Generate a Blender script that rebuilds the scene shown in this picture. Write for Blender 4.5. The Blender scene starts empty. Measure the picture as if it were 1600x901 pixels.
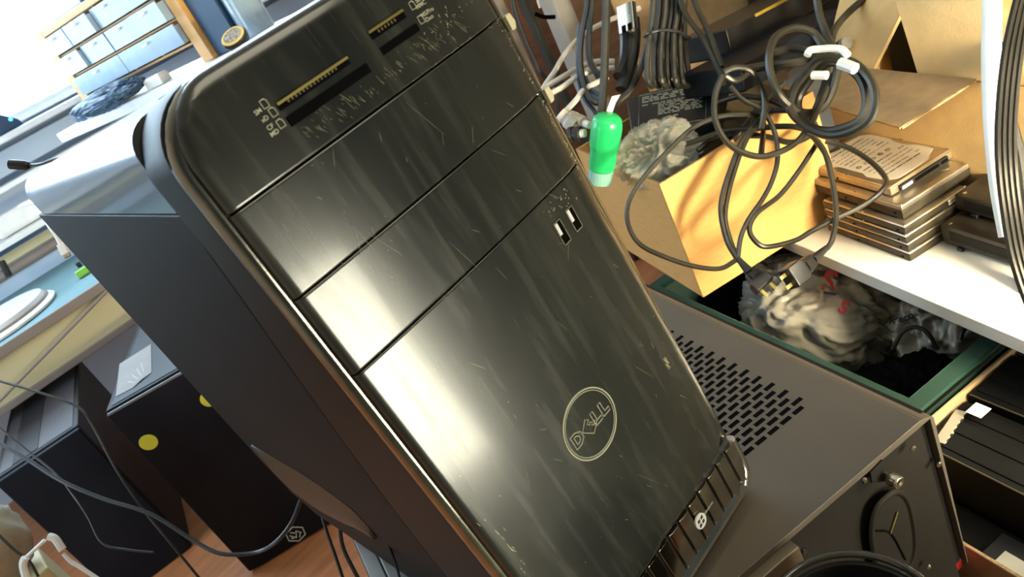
import bpy, bmesh, math, random
from mathutils import Vector, Matrix, noise
from math import sin, cos, pi, radians

sc = bpy.context.scene
COL = sc.collection
random.seed(7)

# ------------------------------------------------------------------ camera
F = 1180.24
CAM = Vector((-0.105, -0.295, 0.403))
M1 = ((0.634, -0.650, -0.419), (-0.607, -0.084, -0.790), (0.478, 0.756, -0.448))   # rows: image right, image down, forward
_r = Vector(M1[0]).normalized(); _f = Vector(M1[2]); _f = (_f - _r * _f.dot(_r)).normalized(); _d = _f.cross(_r)
if _d.dot(Vector(M1[1])) < 0: _d = -_d
cam = bpy.data.objects.new('camera', bpy.data.cameras.new('camera'))
COL.objects.link(cam)
cam.matrix_world = Matrix(((_r.x, -_d.x, -_f.x, CAM.x), (_r.y, -_d.y, -_f.y, CAM.y), (_r.z, -_d.z, -_f.z, CAM.z), (0, 0, 0, 1)))
cam.data.sensor_width = 36; cam.data.lens = 36 * F / 1600
cam.data.clip_start = 0.02; cam.data.clip_end = 60
cam.data.dof.use_dof = True; cam.data.dof.focus_distance = 0.62; cam.data.dof.aperture_fstop = 16
sc.camera = cam

# ------------------------------------------------------------------ world, lights, exposure
sc.view_settings.view_transform = 'Standard'; sc.view_settings.look = 'None'
sc.view_settings.gamma = 1; sc.view_settings.use_curve_mapping = False
sc.view_settings.exposure = 0.0
w = bpy.data.worlds.new('sky'); sc.world = w; w.use_nodes = True
w.node_tree.nodes['Background'].inputs[0].default_value = (0.62, 0.82, 1.0, 1)
w.node_tree.nodes['Background'].inputs[1].default_value = 13.0

def area(name, loc, target, size, energy, col, sy=None, spread=180):
    l = bpy.data.lights.new(name, 'AREA'); l.energy = energy; l.color = col
    l.shape = 'RECTANGLE'; l.size = size; l.size_y = sy or size; l.spread = radians(spread)
    o = bpy.data.objects.new(name, l); COL.objects.link(o); o.location = loc
    o.rotation_euler = (Vector(target) - Vector(loc)).to_track_quat('-Z', 'Y').to_euler()
    return o
area('shelf_lamp', (0.47, -0.52, 0.0), (0.76, 0.13, 0.0), 0.14, 9.5, (1.0, 0.86, 0.57), spread=110)
area('shelf_end_fill', (0.76, -0.17, 0.03), (0.63, 0.05, -0.2), 0.12, 2.0, (1.0, 0.92, 0.70), spread=90)  # fill light added to brighten the shelf, no known lamp there
area('side_fill', (-1.5, 1.3, 0.45), (0.3, 2.2, 0.25), 0.9, 15.0, (0.64, 0.82, 1.0), 0.9, spread=110)  # fill light added for the back wall and desk; no window stands here
area('front_streak_light', (0.20, -0.95, -0.10), (0.05, 0.0, 0.15), 0.22, 8.5, (1.0, 0.96, 0.74), 0.46)  # unseen area light put in for the pale streak on the glossy front
area('ceiling_lamp', (0.5, -1.0, 1.55), (0.5, 0.2, 0.0), 1.0, 15.0, (1.0, 0.90, 0.68))
portal = area('window_portal', (0.2, 2.2, 1.05), (0.2, 0.0, 1.05), 2.4, 1.0, (1, 1, 1), 1.28)
portal.data.cycles.is_portal = True

# ------------------------------------------------------------------ helpers
def ray(px, py):
    return _r * ((px - 800) / F) + _d * ((py - 450) / F) + _f
def at(px, py, ax, v):
    d = ray(px, py); i = 'xyz'.index(ax); return CAM + d * ((v - CAM[i]) / d[i])
def ad(px, py, dep):
    return CAM + ray(px, py) * dep
def onplane(px, py, p0, n):
    d = ray(px, py); return CAM + d * ((Vector(p0) - CAM).dot(n) / d.dot(n))

MATS = {}
def mat(name, col, rough=0.5, metal=0.0, spec=0.5, nscale=0, namt=0.0, bump=0.0, bscale=200, coat=0.0, alpha=1.0, emit=None, trans=0.0, stretch=(1, 1, 1), col2=None):
    if name in MATS: return MATS[name]
    m = bpy.data.materials.new(name); m.use_nodes = True; nt = m.node_tree; b = nt.nodes['Principled BSDF']
    b.inputs['Base Color'].default_value = (*col, 1); b.inputs['Roughness'].default_value = rough
    b.inputs['Metallic'].default_value = metal; b.inputs['Specular IOR Level'].default_value = spec
    b.inputs['Coat Weight'].default_value = coat; b.inputs['Coat Roughness'].default_value = 0.08
    b.inputs['Alpha'].default_value = alpha; b.inputs['Transmission Weight'].default_value = trans
    if emit: b.inputs['Emission Color'].default_value = (*emit[:3], 1); b.inputs['Emission Strength'].default_value = emit[3]
    tc = nt.nodes.new('ShaderNodeTexCoord'); mp = nt.nodes.new('ShaderNodeMapping'); mp.inputs['Scale'].default_value = stretch
    nt.links.new(tc.outputs['Object'], mp.inputs[0])
    n = nt.nodes.new('ShaderNodeTexNoise'); n.inputs['Scale'].default_value = nscale or 30; n.inputs['Detail'].default_value = 4
    nt.links.new(mp.outputs[0], n.inputs['Vector'])
    r = nt.nodes.new('ShaderNodeValToRGB'); a = namt or 0.06
    c2 = col2 or tuple(min(1, c * (1 + a) + a * 0.02) for c in col); c1 = tuple(c * (1 - a) for c in col)
    r.color_ramp.elements[0].position = 0.3; r.color_ramp.elements[1].position = 0.7
    r.color_ramp.elements[0].color = (*c1, 1); r.color_ramp.elements[1].color = (*c2, 1)
    nt.links.new(n.outputs['Fac'], r.inputs[0]); nt.links.new(r.outputs[0], b.inputs['Base Color'])
    if bump:
        n2 = nt.nodes.new('ShaderNodeTexNoise'); n2.inputs['Scale'].default_value = bscale; n2.inputs['Detail'].default_value = 3
        nt.links.new(mp.outputs[0], n2.inputs['Vector'])
        bp = nt.nodes.new('ShaderNodeBump'); bp.inputs['Strength'].default_value = bump; bp.inputs['Distance'].default_value = 0.001
        nt.links.new(n2.outputs['Fac'], bp.inputs['Height']); nt.links.new(bp.outputs[0], b.inputs['Normal'])
    MATS[name] = m; return m

M_top = mat('top_gloss', (0.030, 0.036, 0.045), 0.36, bump=0.1, bscale=900, spec=0.8, coat=0.6)
M_wire = mat('matte_black_wire', (0.010, 0.009, 0.007), 0.45, spec=0.35)
M_side = mat('side_paint', (0.007, 0.008, 0.010), 0.58, spec=0.16, bump=0.25, bscale=900, nscale=6, namt=0.2)
M_bezel = mat('bezel_plastic', (0.009, 0.008, 0.008), 0.48, spec=0.18, nscale=20, namt=0.2)
M_chrome = mat('dark_chrome', (0.34, 0.31, 0.26), 0.16, 1.0, nscale=60, namt=0.15, bump=0.05, bscale=120)
M_chrome2 = mat('bright_chrome', (0.7, 0.68, 0.62), 0.12, 1.0, nscale=60, namt=0.1)
M_dark = mat('black_plastic', (0.012, 0.012, 0.013), 0.35, nscale=30, namt=0.3)
M_hole = mat('black_recess', (0.002, 0.002, 0.003), 0.9, spec=0.05)  # near-black puts shade of uncut holes into colour; also used for black parts
M_cable = mat('black_rubber', (0.022, 0.020, 0.014), 0.36, nscale=40, namt=0.2, spec=0.45)
M_cable2 = mat('grey_blue_rubber', (0.018, 0.022, 0.027), 0.4)
M_wcable = mat('white_cable', (0.72, 0.68, 0.60), 0.45)
M_white = mat('white_plastic', (0.78, 0.77, 0.74), 0.4)
M_brightwhite = mat('bright_white_sheath', (0.93, 0.92, 0.82), 0.45)
M_case = mat('case_steel', (0.118, 0.098, 0.075), 0.42, 0.25, nscale=5, namt=0.12, bump=0.15, bscale=1200)
M_case_rear = mat('case_rear_steel', (0.009, 0.007, 0.005), 0.6, 0.0, spec=0.22, nscale=8, namt=0.25, bump=0.15, bscale=700)
M_blackcase = mat('satin_black_paint', (0.006, 0.008, 0.014), 0.48, spec=0.16, nscale=6, namt=0.25)
M_greycase = mat('grey_black_paint', (0.017, 0.018, 0.024), 0.5, spec=0.3, nscale=6, namt=0.15)
M_cage = mat('black_cage', (0.004, 0.004, 0.0035), 0.6, spec=0.12)
M_card = mat('cardboard', (0.66, 0.36, 0.115), 0.85, nscale=40, namt=0.06, bump=0.2, bscale=300, stretch=(1, 1, 6))
M_cardlight = mat('pale_cardboard', (0.82, 0.56, 0.25), 0.85, nscale=40, namt=0.06, bump=0.2, bscale=300)
M_card2 = mat('cardboard_liner_shaded', (0.40, 0.27, 0.14), 0.85, nscale=60, namt=0.1, bump=0.2, bscale=300)  # darker cardboard; on the lower right box it stands for shade
M_flute = mat('cardboard_edge', (0.30, 0.19, 0.09), 0.9, nscale=300, namt=0.4)
M_shelf = mat('white_melamine', (0.86, 0.83, 0.74), 0.35, nscale=10, namt=0.03)
M_steel = mat('drive_steel', (0.62, 0.55, 0.42), 0.30, 0.9, nscale=60, namt=0.12, bump=0.1, bscale=400)
M_steel2 = mat('brushed_drive_cover', (0.55, 0.50, 0.40), 0.34, 0.9, nscale=60, namt=0.1, stretch=(1, 20, 1))
M_dsteel = mat('dark_drive_body', (0.045, 0.036, 0.024), 0.45, 0.5, nscale=60, namt=0.3)
M_screw = mat('screw_metal', (0.75, 0.7, 0.55), 0.2, 1.0)
M_label = mat('paper_label', (0.74, 0.68, 0.55), 0.6, nscale=30, namt=0.08)
M_ink = mat('black_ink', (0.03, 0.03, 0.03), 0.6)
M_silver = mat('silver_print', (0.55, 0.55, 0.42), 0.35, 0.3)
M_gold = mat('gold_contact', (0.42, 0.34, 0.10), 0.35, 0.8)
M_green = mat('green_plastic', (0.015, 0.50, 0.14), 0.28, nscale=12, namt=0.12, spec=0.6)
M_bin = mat('dark_green_plastic', (0.006, 0.022, 0.018), 0.5, nscale=10, namt=0.25)
M_bag = mat('white_film_bag_shaded', (0.30, 0.28, 0.23), 0.35, nscale=14, namt=0.25, bump=0.8, bscale=45)  # base colour darkened to carry the shade inside the bin
M_film = mat('clear_film', (0.62, 0.60, 0.50), 0.15, alpha=0.30, nscale=40, namt=0.2, bump=0.8, bscale=90)
M_red = mat('red_print', (0.55, 0.03, 0.03), 0.5)
M_wood = mat('brown_wood', (0.22, 0.095, 0.05), 0.55, nscale=8, namt=0.25, stretch=(1, 1, 8))
M_floor = mat('orange_wood_floor', (0.50, 0.19, 0.075), 0.5, nscale=6, namt=0.18, stretch=(1, 9, 1))
M_orgwood = mat('light_orange_wood', (0.72, 0.40, 0.14), 0.5, nscale=8, namt=0.12, stretch=(1, 1, 6))
M_drawer = mat('clear_drawer', (0.42, 0.58, 0.74), 0.15, alpha=0.7, spec=0.6)
M_parts = mat('dark_blue_parts', (0.04, 0.09, 0.16), 0.5, nscale=90, namt=0.5)
M_blue = mat('deep_blue_plastic', (0.008, 0.045, 0.11), 0.45)
M_led = mat('cyan_light', (0.1, 0.8, 0.9), 0.4, emit=(0.05, 0.75, 0.95, 3))
M_wall = mat('pale_blue_wall', (0.62, 0.70, 0.80), 0.8, nscale=5, namt=0.04)
M_walldark = mat('dim_olive_wall', (0.10, 0.11, 0.10), 0.85, nscale=4, namt=0.1)
M_olive_floor = mat('olive_reflection_floor', (0.16, 0.17, 0.12), 0.95, nscale=60, namt=0.2)
M_wallwarm = mat('warm_wall', (0.50, 0.42, 0.32), 0.85, nscale=4, namt=0.08)
M_ceil = mat('ceiling_paint', (0.65, 0.62, 0.55), 0.9)
M_bluegrey = mat('blue_grey_board', (0.42, 0.52, 0.64), 0.5, nscale=8, namt=0.06)
M_frame = mat('window_frame_white', (0.82, 0.86, 0.9), 0.4)
M_cream = mat('cream_laminate', (0.60, 0.52, 0.30), 0.5, nscale=6, namt=0.06)
M_teal = mat('teal_desk_mat', (0.13, 0.24, 0.27), 0.6, nscale=8, namt=0.1)
M_edge = mat('mauve_brown_edging', (0.24, 0.19, 0.16), 0.5, nscale=10, namt=0.1)
M_lime = mat('lime_plastic', (0.22, 0.55, 0.05), 0.4)
M_yellow = mat('yellow_sticker', (0.80, 0.78, 0.06), 0.6)
M_jar = mat('jar_glass', (0.45, 0.58, 0.68), 0.1, alpha=0.45, spec=0.8)
M_yblack = mat('yellow_strip', (0.62, 0.42, 0.05), 0.5)
M_grime = mat('pale_scratch', (0.50, 0.46, 0.28), 0.5)
M_mouse = mat('yellow_cream_plastic', (0.78, 0.62, 0.25), 0.4)

def glossy_panel():
    m = bpy.data.materials.new('scratched_gloss_black'); m.use_nodes = True; nt = m.node_tree; N = nt.nodes; Lk = nt.links
    b = N['Principled BSDF']; tc = N.new('ShaderNodeTexCoord')
    def noi(scale, st, detail=4, rot=(0, 0, 0)):
        mp = N.new('ShaderNodeMapping'); mp.inputs['Scale'].default_value = st; mp.inputs['Rotation'].default_value = rot
        Lk.new(tc.outputs['Object'], mp.inputs[0]); n = N.new('ShaderNodeTexNoise'); n.inputs['Scale'].default_value = scale
        n.inputs['Detail'].default_value = detail; Lk.new(mp.outputs[0], n.inputs['Vector']); return n.outputs['Fac']
    def ramp(src, a, b_, va, vb):
        r = N.new('ShaderNodeMapRange'); r.inputs[1].default_value = a; r.inputs[2].default_value = b_
        r.inputs[3].default_value = va; r.inputs[4].default_value = vb; Lk.new(src, r.inputs[0]); return r.outputs[0]
    def mth(op, a, b_):
        q = N.new('ShaderNodeMath'); q.operation = op
        for i, v in enumerate((a, b_)):
            if isinstance(v, (int, float)): q.inputs[i].default_value = v
            else: Lk.new(v, q.inputs[i])
        q.use_clamp = True; return q.outputs[0]
    film = ramp(noi(9, (1, 1, 0.5), 5, (0, 0.5, 0)), 0.35, 0.75, 0.0, 1.0)        # greasy dust film
    streak = ramp(noi(22, (6, 1, 0.5), 3, (0, 0.6, 0)), 0.5, 0.8, 0.0, 1.0)
    hair1 = ramp(noi(60, (18, 1, 0.5), 2, (0, 0.35, 0)), 0.70, 0.76, 0.0, 1.0)
    hair2 = ramp(noi(60, (18, 1, 0.6), 2, (0, -0.9, 0)), 0.72, 0.77, 0.0, 1.0)
    hair = mth('MULTIPLY', mth('ADD', hair1, hair2), ramp(noi(14, (1, 1, 1), 2), 0.5, 0.65, 0.0, 1.0))
    dust = mth('ADD', mth('MULTIPLY', film, 0.30), mth('MULTIPLY', streak, 0.35))
    fac = mth('ADD', dust, mth('MULTIPLY', hair, 2.5))
    mx = N.new('ShaderNodeMix'); mx.data_type = 'RGBA'
    mx.inputs[6].default_value = (0.010, 0.011, 0.011, 1); mx.inputs[7].default_value = (0.060, 0.062, 0.044, 1)
    Lk.new(fac, mx.inputs[0]); Lk.new(mx.outputs[2], b.inputs['Base Color'])
    Lk.new(ramp(dust, 0, 0.65, 0.22, 0.40), b.inputs['Roughness'])
    b.inputs['Specular IOR Level'].default_value = 0.6
    b.inputs['Coat Weight'].default_value = 0.55; b.inputs['Coat Roughness'].default_value = 0.12
    return m
M_gloss = glossy_panel()

class MB:
    def __init__(s): s.bm = bmesh.new()
    def box(s, lo, hi, mt=None):
        mt = mt or Matrix.Identity(4)
        v = [s.bm.verts.new(mt @ Vector((x, y, z))) for x in (lo[0], hi[0]) for y in (lo[1], hi[1]) for z in (lo[2], hi[2])]
        for f in ((0, 1, 3, 2), (4, 6, 7, 5), (0, 4, 5, 1), (2, 3, 7, 6), (0, 2, 6, 4), (1, 5, 7, 3)): s.bm.faces.new([v[i] for i in f])
        return s
    def prism(s, top, ext):
        ext = Vector(ext); a = [s.bm.verts.new(Vector(p)) for p in top]; b = [s.bm.verts.new(Vector(p) + ext) for p in top]
        s.bm.faces.new(a); s.bm.faces.new(b[::-1]); n = len(a)
        for i in range(n): s.bm.faces.new((a[i], b[i], b[(i + 1) % n], a[(i + 1) % n]))
        return s
    def loft(s, rings, closed=True, cap=True):
        R = [[s.bm.verts.new(Vector(p)) for p in r] for r in rings]; n = len(R[0])
        for a, b in zip(R, R[1:]):
            for i in range(n if closed else n - 1): s.bm.faces.new((a[i], a[(i + 1) % n], b[(i + 1) % n], b[i]))
        if cap: s.bm.faces.new(R[0][::-1]); s.bm.faces.new(R[-1])
        return s
    def tube(s, pts, r, n=8, smooth=6, closed=False, flat=1.0, up=None):
        P = [Vector(p) for p in pts]
        if smooth and len(P) > 2:
            Q = []; m = len(P)
            for i in range(m if closed else m - 1):
                p0 = P[(i - 1) % m] if closed or i > 0 else P[i] * 2 - P[i + 1]; p1 = P[i]; p2 = P[(i + 1) % m]
                p3 = P[(i + 2) % m] if closed or i + 2 < m else p2 * 2 - p1
                for k in range(smooth):
                    t = k / smooth
                    Q.append(0.5 * ((2 * p1) + (p2 - p0) * t + (2 * p0 - 5 * p1 + 4 * p2 - p3) * t * t + (3 * p1 - p0 - 3 * p2 + p3) * t ** 3))
            if not closed: Q.append(P[-1])
            P = Q
        m = len(P); rings = []; nrm = None
        for i in range(m):
            a = P[(i - 1) % m] if closed or i > 0 else P[i]; b = P[(i + 1) % m] if closed or i + 1 < m else P[i]
            t = (b - a).normalized()
            if up is not None: nrm = Vector(up)
            elif nrm is None: nrm = Vector((0.3, 0.2, 1)) if abs(t.z) < 0.9 else Vector((1, 0, 0))
            nrm = (nrm - t * nrm.dot(t)).normalized(); bi = t.cross(nrm)
            rr = r(i / max(1, m - 1)) if callable(r) else r
            rings.append([P[i] + nrm * (rr * flat * cos(2 * pi * k / n)) + bi * (rr * sin(2 * pi * k / n)) for k in range(n)])
        if closed: rings.append(rings[0]); s.loft(rings, cap=False)
        else: s.loft(rings)
        return s
    def cyl(s, a, b, r, n=20, r2=None):
        a = Vector(a); b = Vector(b); t = (b - a).normalized(); u = t.orthogonal().normalized(); v = t.cross(u); r2 = r if r2 is None else r2
        s.loft([[a + (u * cos(2 * pi * k / n) + v * sin(2 * pi * k / n)) * r for k in range(n)], [b + (u * cos(2 * pi * k / n) + v * sin(2 * pi * k / n)) * r2 for k in range(n)]]); return s
    def lathe(s, o, ax, prof, n=24):
        o = Vector(o); t = Vector(ax).normalized(); u = t.orthogonal().normalized(); v = t.cross(u)
        s.loft([[o + t * h + (u * cos(2 * pi * k / n) + v * sin(2 * pi * k / n)) * max(r, 1e-5) for k in range(n)] for r, h in prof]); return s
    def build(s, name, m, parent=None, bevel=0, smooth=False, seg=2):
        bmesh.ops.remove_doubles(s.bm, verts=s.bm.verts, dist=1e-7)
        bmesh.ops.recalc_face_normals(s.bm, faces=s.bm.faces)
        me = bpy.data.meshes.new(name); s.bm.to_mesh(me); s.bm.free()
        me.materials.append(m); o = bpy.data.objects.new(name, me); COL.objects.link(o)
        if parent is not None: o.parent = parent
        if smooth:
            for p in me.polygons: p.use_smooth = True
            me.set_sharp_from_angle(angle=radians(38))
        if bevel:
            md = o.modifiers.new('bevel', 'BEVEL'); md.width = bevel; md.segments = seg; md.limit_method = 'ANGLE'; md.angle_limit = radians(35)
            for p in me.polygons: p.use_smooth = True
            wn = o.modifiers.new('wn', 'WEIGHTED_NORMAL'); wn.keep_sharp = True
        return o

def thing(name, label, cat, mw=None, group=None):
    o = bpy.data.objects.new(name, None); COL.objects.link(o); o.empty_display_size = 0.02
    if mw is not None: o.matrix_world = mw if isinstance(mw, Matrix) else Matrix.Translation(Vector(mw))
    o['label'] = label; o['category'] = cat
    if group: o['group'] = group
    return o
def tag(o, label, cat, group=None):
    o['label'] = label; o['category'] = cat
    if group: o['group'] = group
    return o
def struct(o): o['kind'] = 'structure'; return o
def frame(o, x, y=None, z=(0, 0, 1)):
    """matrix with origin o, x axis x, z axis near z"""
    x = Vector(x).normalized(); z = Vector(z); z = (z - x * z.dot(x)).normalized(); y = z.cross(x)
    return Matrix(((x.x, y.x, z.x, o[0]), (x.y, y.y, z.y, o[1]), (x.z, y.z, z.z, o[2]), (0, 0, 0, 1)))
def text(name, s, size, m, parent, mt, depth=0.00015, align='CENTER', bold=0.0):
    c = bpy.data.curves.new(name, 'FONT'); c.body = s; c.size = size; c.align_x = align; c.align_y = 'CENTER'
    c.extrude = depth; c.offset = bold; c.resolution_u = 3
    tmp = bpy.data.objects.new(name, c); COL.objects.link(tmp)
    dg = bpy.context.evaluated_depsgraph_get(); me = bpy.data.meshes.new_from_object(tmp.evaluated_get(dg))
    bpy.data.objects.remove(tmp); me.transform(mt); me.materials.clear(); me.materials.append(m)
    o = bpy.data.objects.new(name, me); COL.objects.link(o)
    if parent is not None: o.parent = parent
    return o
def local(root, pts): # world points -> root's local space
    inv = root.matrix_basis.inverted(); return [inv @ Vector(p) for p in pts]

# ------------------------------------------------------------------ the room
ZF = -0.458
struct(MB().box((-1.7, -2.6, ZF - 0.05), (1.9, 2.3, ZF)).build('floor', M_floor))
struct(MB().box((-1.69, -2.59, ZF), (1.89, -0.45, ZF + 0.008)).build('floor', M_olive_floor))  # unseen olive slab, added to tint what the glossy front reflects
struct(MB().box((-1.7, -2.6, 1.8), (1.9, 2.3, 1.85)).build('ceiling', M_ceil))
struct(MB().box((-1.75, -2.6, ZF), (-1.7, 2.3, 1.8)).build('wall_left', M_wallwarm))
struct(MB().box((1.9, -2.6, ZF), (1.95, 2.3, 1.8)).build('wall_right', M_wallwarm))
struct(MB().box((-1.7, -2.65, ZF), (1.9, -2.6, 1.8)).build('wall_front', M_walldark))
wb = MB()
wb.box((-1.7, 2.25, ZF), (1.9, 2.3, 0.40)); wb.box((-1.7, 2.25, 1.7), (1.9, 2.3, 1.8))
wb.box((-1.7, 2.25, 0.40), (-1.0, 2.3, 1.7)); wb.box((1.45, 2.25, 0.40), (1.9, 2.3, 1.7))
struct(wb.build('wall_back', M_wall))
wf = MB()
for lo, hi in (((-1.0, 2.22, 0.40), (1.45, 2.3, 0.425)), ((-1.0, 2.22, 1.675), (1.45, 2.3, 1.70)), ((-1.0, 2.22, 0.425), (-0.96, 2.3, 1.675)), ((1.41, 2.22, 0.425), (1.45, 2.3, 1.675)), ((0.96, 2.23, 0.425), (0.99, 2.29, 1.675))):
    wf.box(lo, hi)
win = struct(wf.build('window_1', M_frame, bevel=0.003))
MB().box((-0.97, 2.262, 0.42), (1.42, 2.266, 1.68)).build('window_pane', mat('window_glass', (0.9, 0.95, 1), 0.02, alpha=0.12, spec=0.3), win)
sill = struct(MB().box((-1.1, 2.07, 0.375), (1.5, 2.25, 0.392)).build('trim_1', M_frame, bevel=0.004))
struct(MB().box((-1.1, 2.17, 0.30), (1.5, 2.25, 0.36)).build('trim_2', M_bluegrey, bevel=0.003))
struct(MB().box((-1.1, 2.12, 0.27), (1.5, 2.25, 0.285)).build('trim_3', M_frame, bevel=0.003))

# ------------------------------------------------------------------ the big tower in the middle
RD = Matrix(((1.0, 0.002, -0.027, 0), (0.0, 0.997, 0.08, 0), (0.027, -0.08, 0.996, 0), (0, 0, 0, 1)))
_x = Vector((1.0, 0.0, 0.027)).normalized(); _z = Vector((-0.027, 0.08, 0.996)); _z = (_z - _x * _z.dot(_x)).normalized(); _y = _z.cross(_x)
RD = Matrix(((_x.x, _y.x, _z.x, 0), (_x.y, _y.y, _z.y, 0), (_x.z, _y.z, _z.z, 0), (0, 0, 0, 1)))
ZC = -0.042                                            # top of the case lying flat under the tower
tower = thing('computer_tower', 'large black desktop tower with scratched glossy front and round logo, on the flat case', 'computer', RD)
def zb(y, x=0.09): return (ZC + 0.0005 + 0.08 * y - 0.027 * x) / 0.996 + 0.0005
def bz(y): return zb(y, 0.0)
X0, X1, YB = -0.004, 0.190, 0.443
# rear body
b = MB(); prof = [(0.03, bz(0.03)), (0.405, bz(0.405)), (0.435, bz(0.42) + 0.022), (0.443, 0.06), (0.447, 0.366), (0.03, 0.338)]
b.loft([[(x, y, z) for y, z in prof] for x in (0.0, 0.186)]).build('chassis', M_blackcase, tower)
# side panels with the swept-in vent at the lower rear
for nm, x0, x1 in (('side_panel', X0, 0.0005), ('side_panel', 0.1855, X1)):
    b = MB(); pr = [(0.0515, 0.3415), (0.0545, 0.318), (0.061, 0.29), (0.075, 0.24), (0.090, 0.18), (0.102, 0.12), (0.110, 0.06), (0.113, bz(0.113)), (0.24, bz(0.24)), (0.40, bz(0.40)), (0.432, bz(0.42) + 0.020), (0.4435, 0.06), (0.4465, 0.20), (0.4485, 0.3690)]
    b.loft([[(x, y, z) for y, z in pr] for x in (x0, x1)]); sp = b.build(nm, M_side, tower, bevel=0.0012)
    if x0 < 0:
        up = [(0.408, 0.0921), (0.375, 0.0905), (0.342, 0.0883), (0.30, 0.0865), (0.263, 0.0817), (0.24, 0.076), (0.2218, 0.0674), (0.215, 0.05), (0.2168, 0.0349)]
        lo = [(0.408, 0.0921), (0.425, 0.065), (0.4289, 0.048), (0.418, 0.020), (0.385, 0.012), (0.351, 0.012), (0.30, 0.018), (0.2575, 0.0276), (0.2168, 0.0349)]
        g = MB(); nu = len(up); rows = []
        for a, c in zip(up, lo):
            rows.append([(x0 - 0.0003 - 0.0028 * sin(pi * k / 8) , a[0] + (c[0] - a[0]) * k / 8, a[1] + (c[1] - a[1]) * k / 8) for k in range(9)])
        g.loft(rows, closed=False, cap=False)
        vm = mat('perforated_vent', (0.085, 0.070, 0.045), 0.4, nscale=1, bump=0); nt = vm.node_tree
        tcx = nt.nodes.new('ShaderNodeTexCoord'); wv = nt.nodes.new('ShaderNodeTexWave'); wv.inputs['Scale'].default_value = 160; wv.bands_direction = 'DIAGONAL'
        cr = nt.nodes.new('ShaderNodeValToRGB'); cr.color_ramp.elements[0].color = (0.010, 0.009, 0.007, 1); cr.color_ramp.elements[1].color = (0.075, 0.060, 0.040, 1)
        nt.links.new(tcx.outputs['Object'], wv.inputs[0]); nt.links.new(wv.outputs['Fac'], cr.inputs[0]); nt.links.new(cr.outputs[0], nt.nodes['Principled BSDF'].inputs['Base Color'])
        g.build('side_vent', vm, sp, smooth=True)
# top cover, its long edges rounded, with a black patch for the tray's dark reflection
b = MB(); rings = []
for k in range(15):
    t = k / 14; y = 0.047 + t * (0.449 - 0.047)
    e = min(1, (0.449 - y) / 0.02); drop = 0.022 * (1 - math.sqrt(max(0, 1 - (1 - e) ** 2)))
    zs = 0.3425 + (0.370 - 0.3425) * (y - 0.05) / 0.398; zt = 0.3865 + 0.013 * (y - 0.05) / 0.4 - drop; R = 0.016
    ins = 0.004 * (1 - math.sqrt(max(0, 1 - (1 - e) ** 2)))
    pts = [(X0 + ins, y, zs), (X0 + ins, y, zs + 0.008)]
    pts += [(X0 + ins + R - R * cos(a), y, zt - R + R * sin(a) ) for a in [i * pi / 16 for i in range(9)]]
    pts += [(X1 - ins - R + R * sin(a), y, zt - R + R * cos(a)) for a in [i * pi / 16 for i in range(9)]]
    pts += [(X1 - ins, y, zs + 0.008), (X1 - ins, y, zs)]
    rings.append(pts)
b.loft(rings).build('top_cover', M_top, tower, smooth=False, bevel=0.0008)
ty = lambda y: 0.3868 + 0.013 * (y - 0.05) / 0.4
b = MB(); b.loft([[(0.10 + 0.062 * cos(a) , 0.10 + 0.045 * sin(a), ty(0.10 + 0.045 * sin(a)) + 0.0004 + dz) for a in [i * pi / 16 for i in range(32)]] for dz in (0, 0.0012)])
b.build('tray_dark_patch', M_hole, tower)  # flat black plate paints the dark reflection at the tray
# front bezel: rounded hoop behind the panel, the dark chrome frame, four gloss panels
def hoop(inset, y, rt=0.030, rb=0.020, x0=-0.005, x1=0.1925, z0=None, z1=0.389, n=10):
    z0 = (bz(0.01) if z0 is None else z0); x0 += inset; x1 -= inset; z0 += inset; z1 -= inset; P = []
    for cx, cz, r, a0 in ((x1 - rt, z1 - rt, rt, 0), (x0 + rt, z1 - rt, rt, 90), (x0 + rb, z0 + rb, rb, 180), (x1 - rb, z0 + rb, rb, 270)):
        for i in range(n + 1):
            a = radians(a0 + 90 * i / n); P.append((cx + r * cos(a), y, cz + r * sin(a)))
    return P
b = MB(); b.loft([hoop(0.0005, 0.012), hoop(0.0, 0.020), hoop(0.0, 0.050)]); b.build('bezel_body', M_bezel, tower, bevel=0.0006)
b = MB()
b.loft([[(X0 - 0.0006, 0.0485, 0.3425), (X0 - 0.0006, 0.0515, 0.318), (X0 - 0.0006, 0.058, 0.29), (X0 - 0.0006, 0.072, 0.24), (X0 - 0.0006, 0.087, 0.18), (X0 - 0.0006, 0.099, 0.12), (X0 - 0.0006, 0.107, 0.06), (X0 - 0.0006, 0.110, bz(0.11)), (X0 - 0.0006, 0.03, bz(0.03)), (X0 - 0.0006, 0.03, 0.3425)],
        [(0.0, 0.0485, 0.3425), (0.0, 0.0515, 0.318), (0.0, 0.058, 0.29), (0.0, 0.072, 0.24), (0.0, 0.087, 0.18), (0.0, 0.099, 0.12), (0.0, 0.107, 0.06), (0.0, 0.110, bz(0.11)), (0.0, 0.03, bz(0.03)), (0.0, 0.03, 0.3425)]])
b.build('bezel_cheek', M_bezel, tower, bevel=0.0005)
b = MB(); pts = hoop(0.0048, 0.0125, n=8); b.tube(pts, 0.0050, n=12, smooth=0, closed=True, up=(0, 1, 0)); b.build('chrome_frame', M_chrome, tower, smooth=True)
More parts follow.
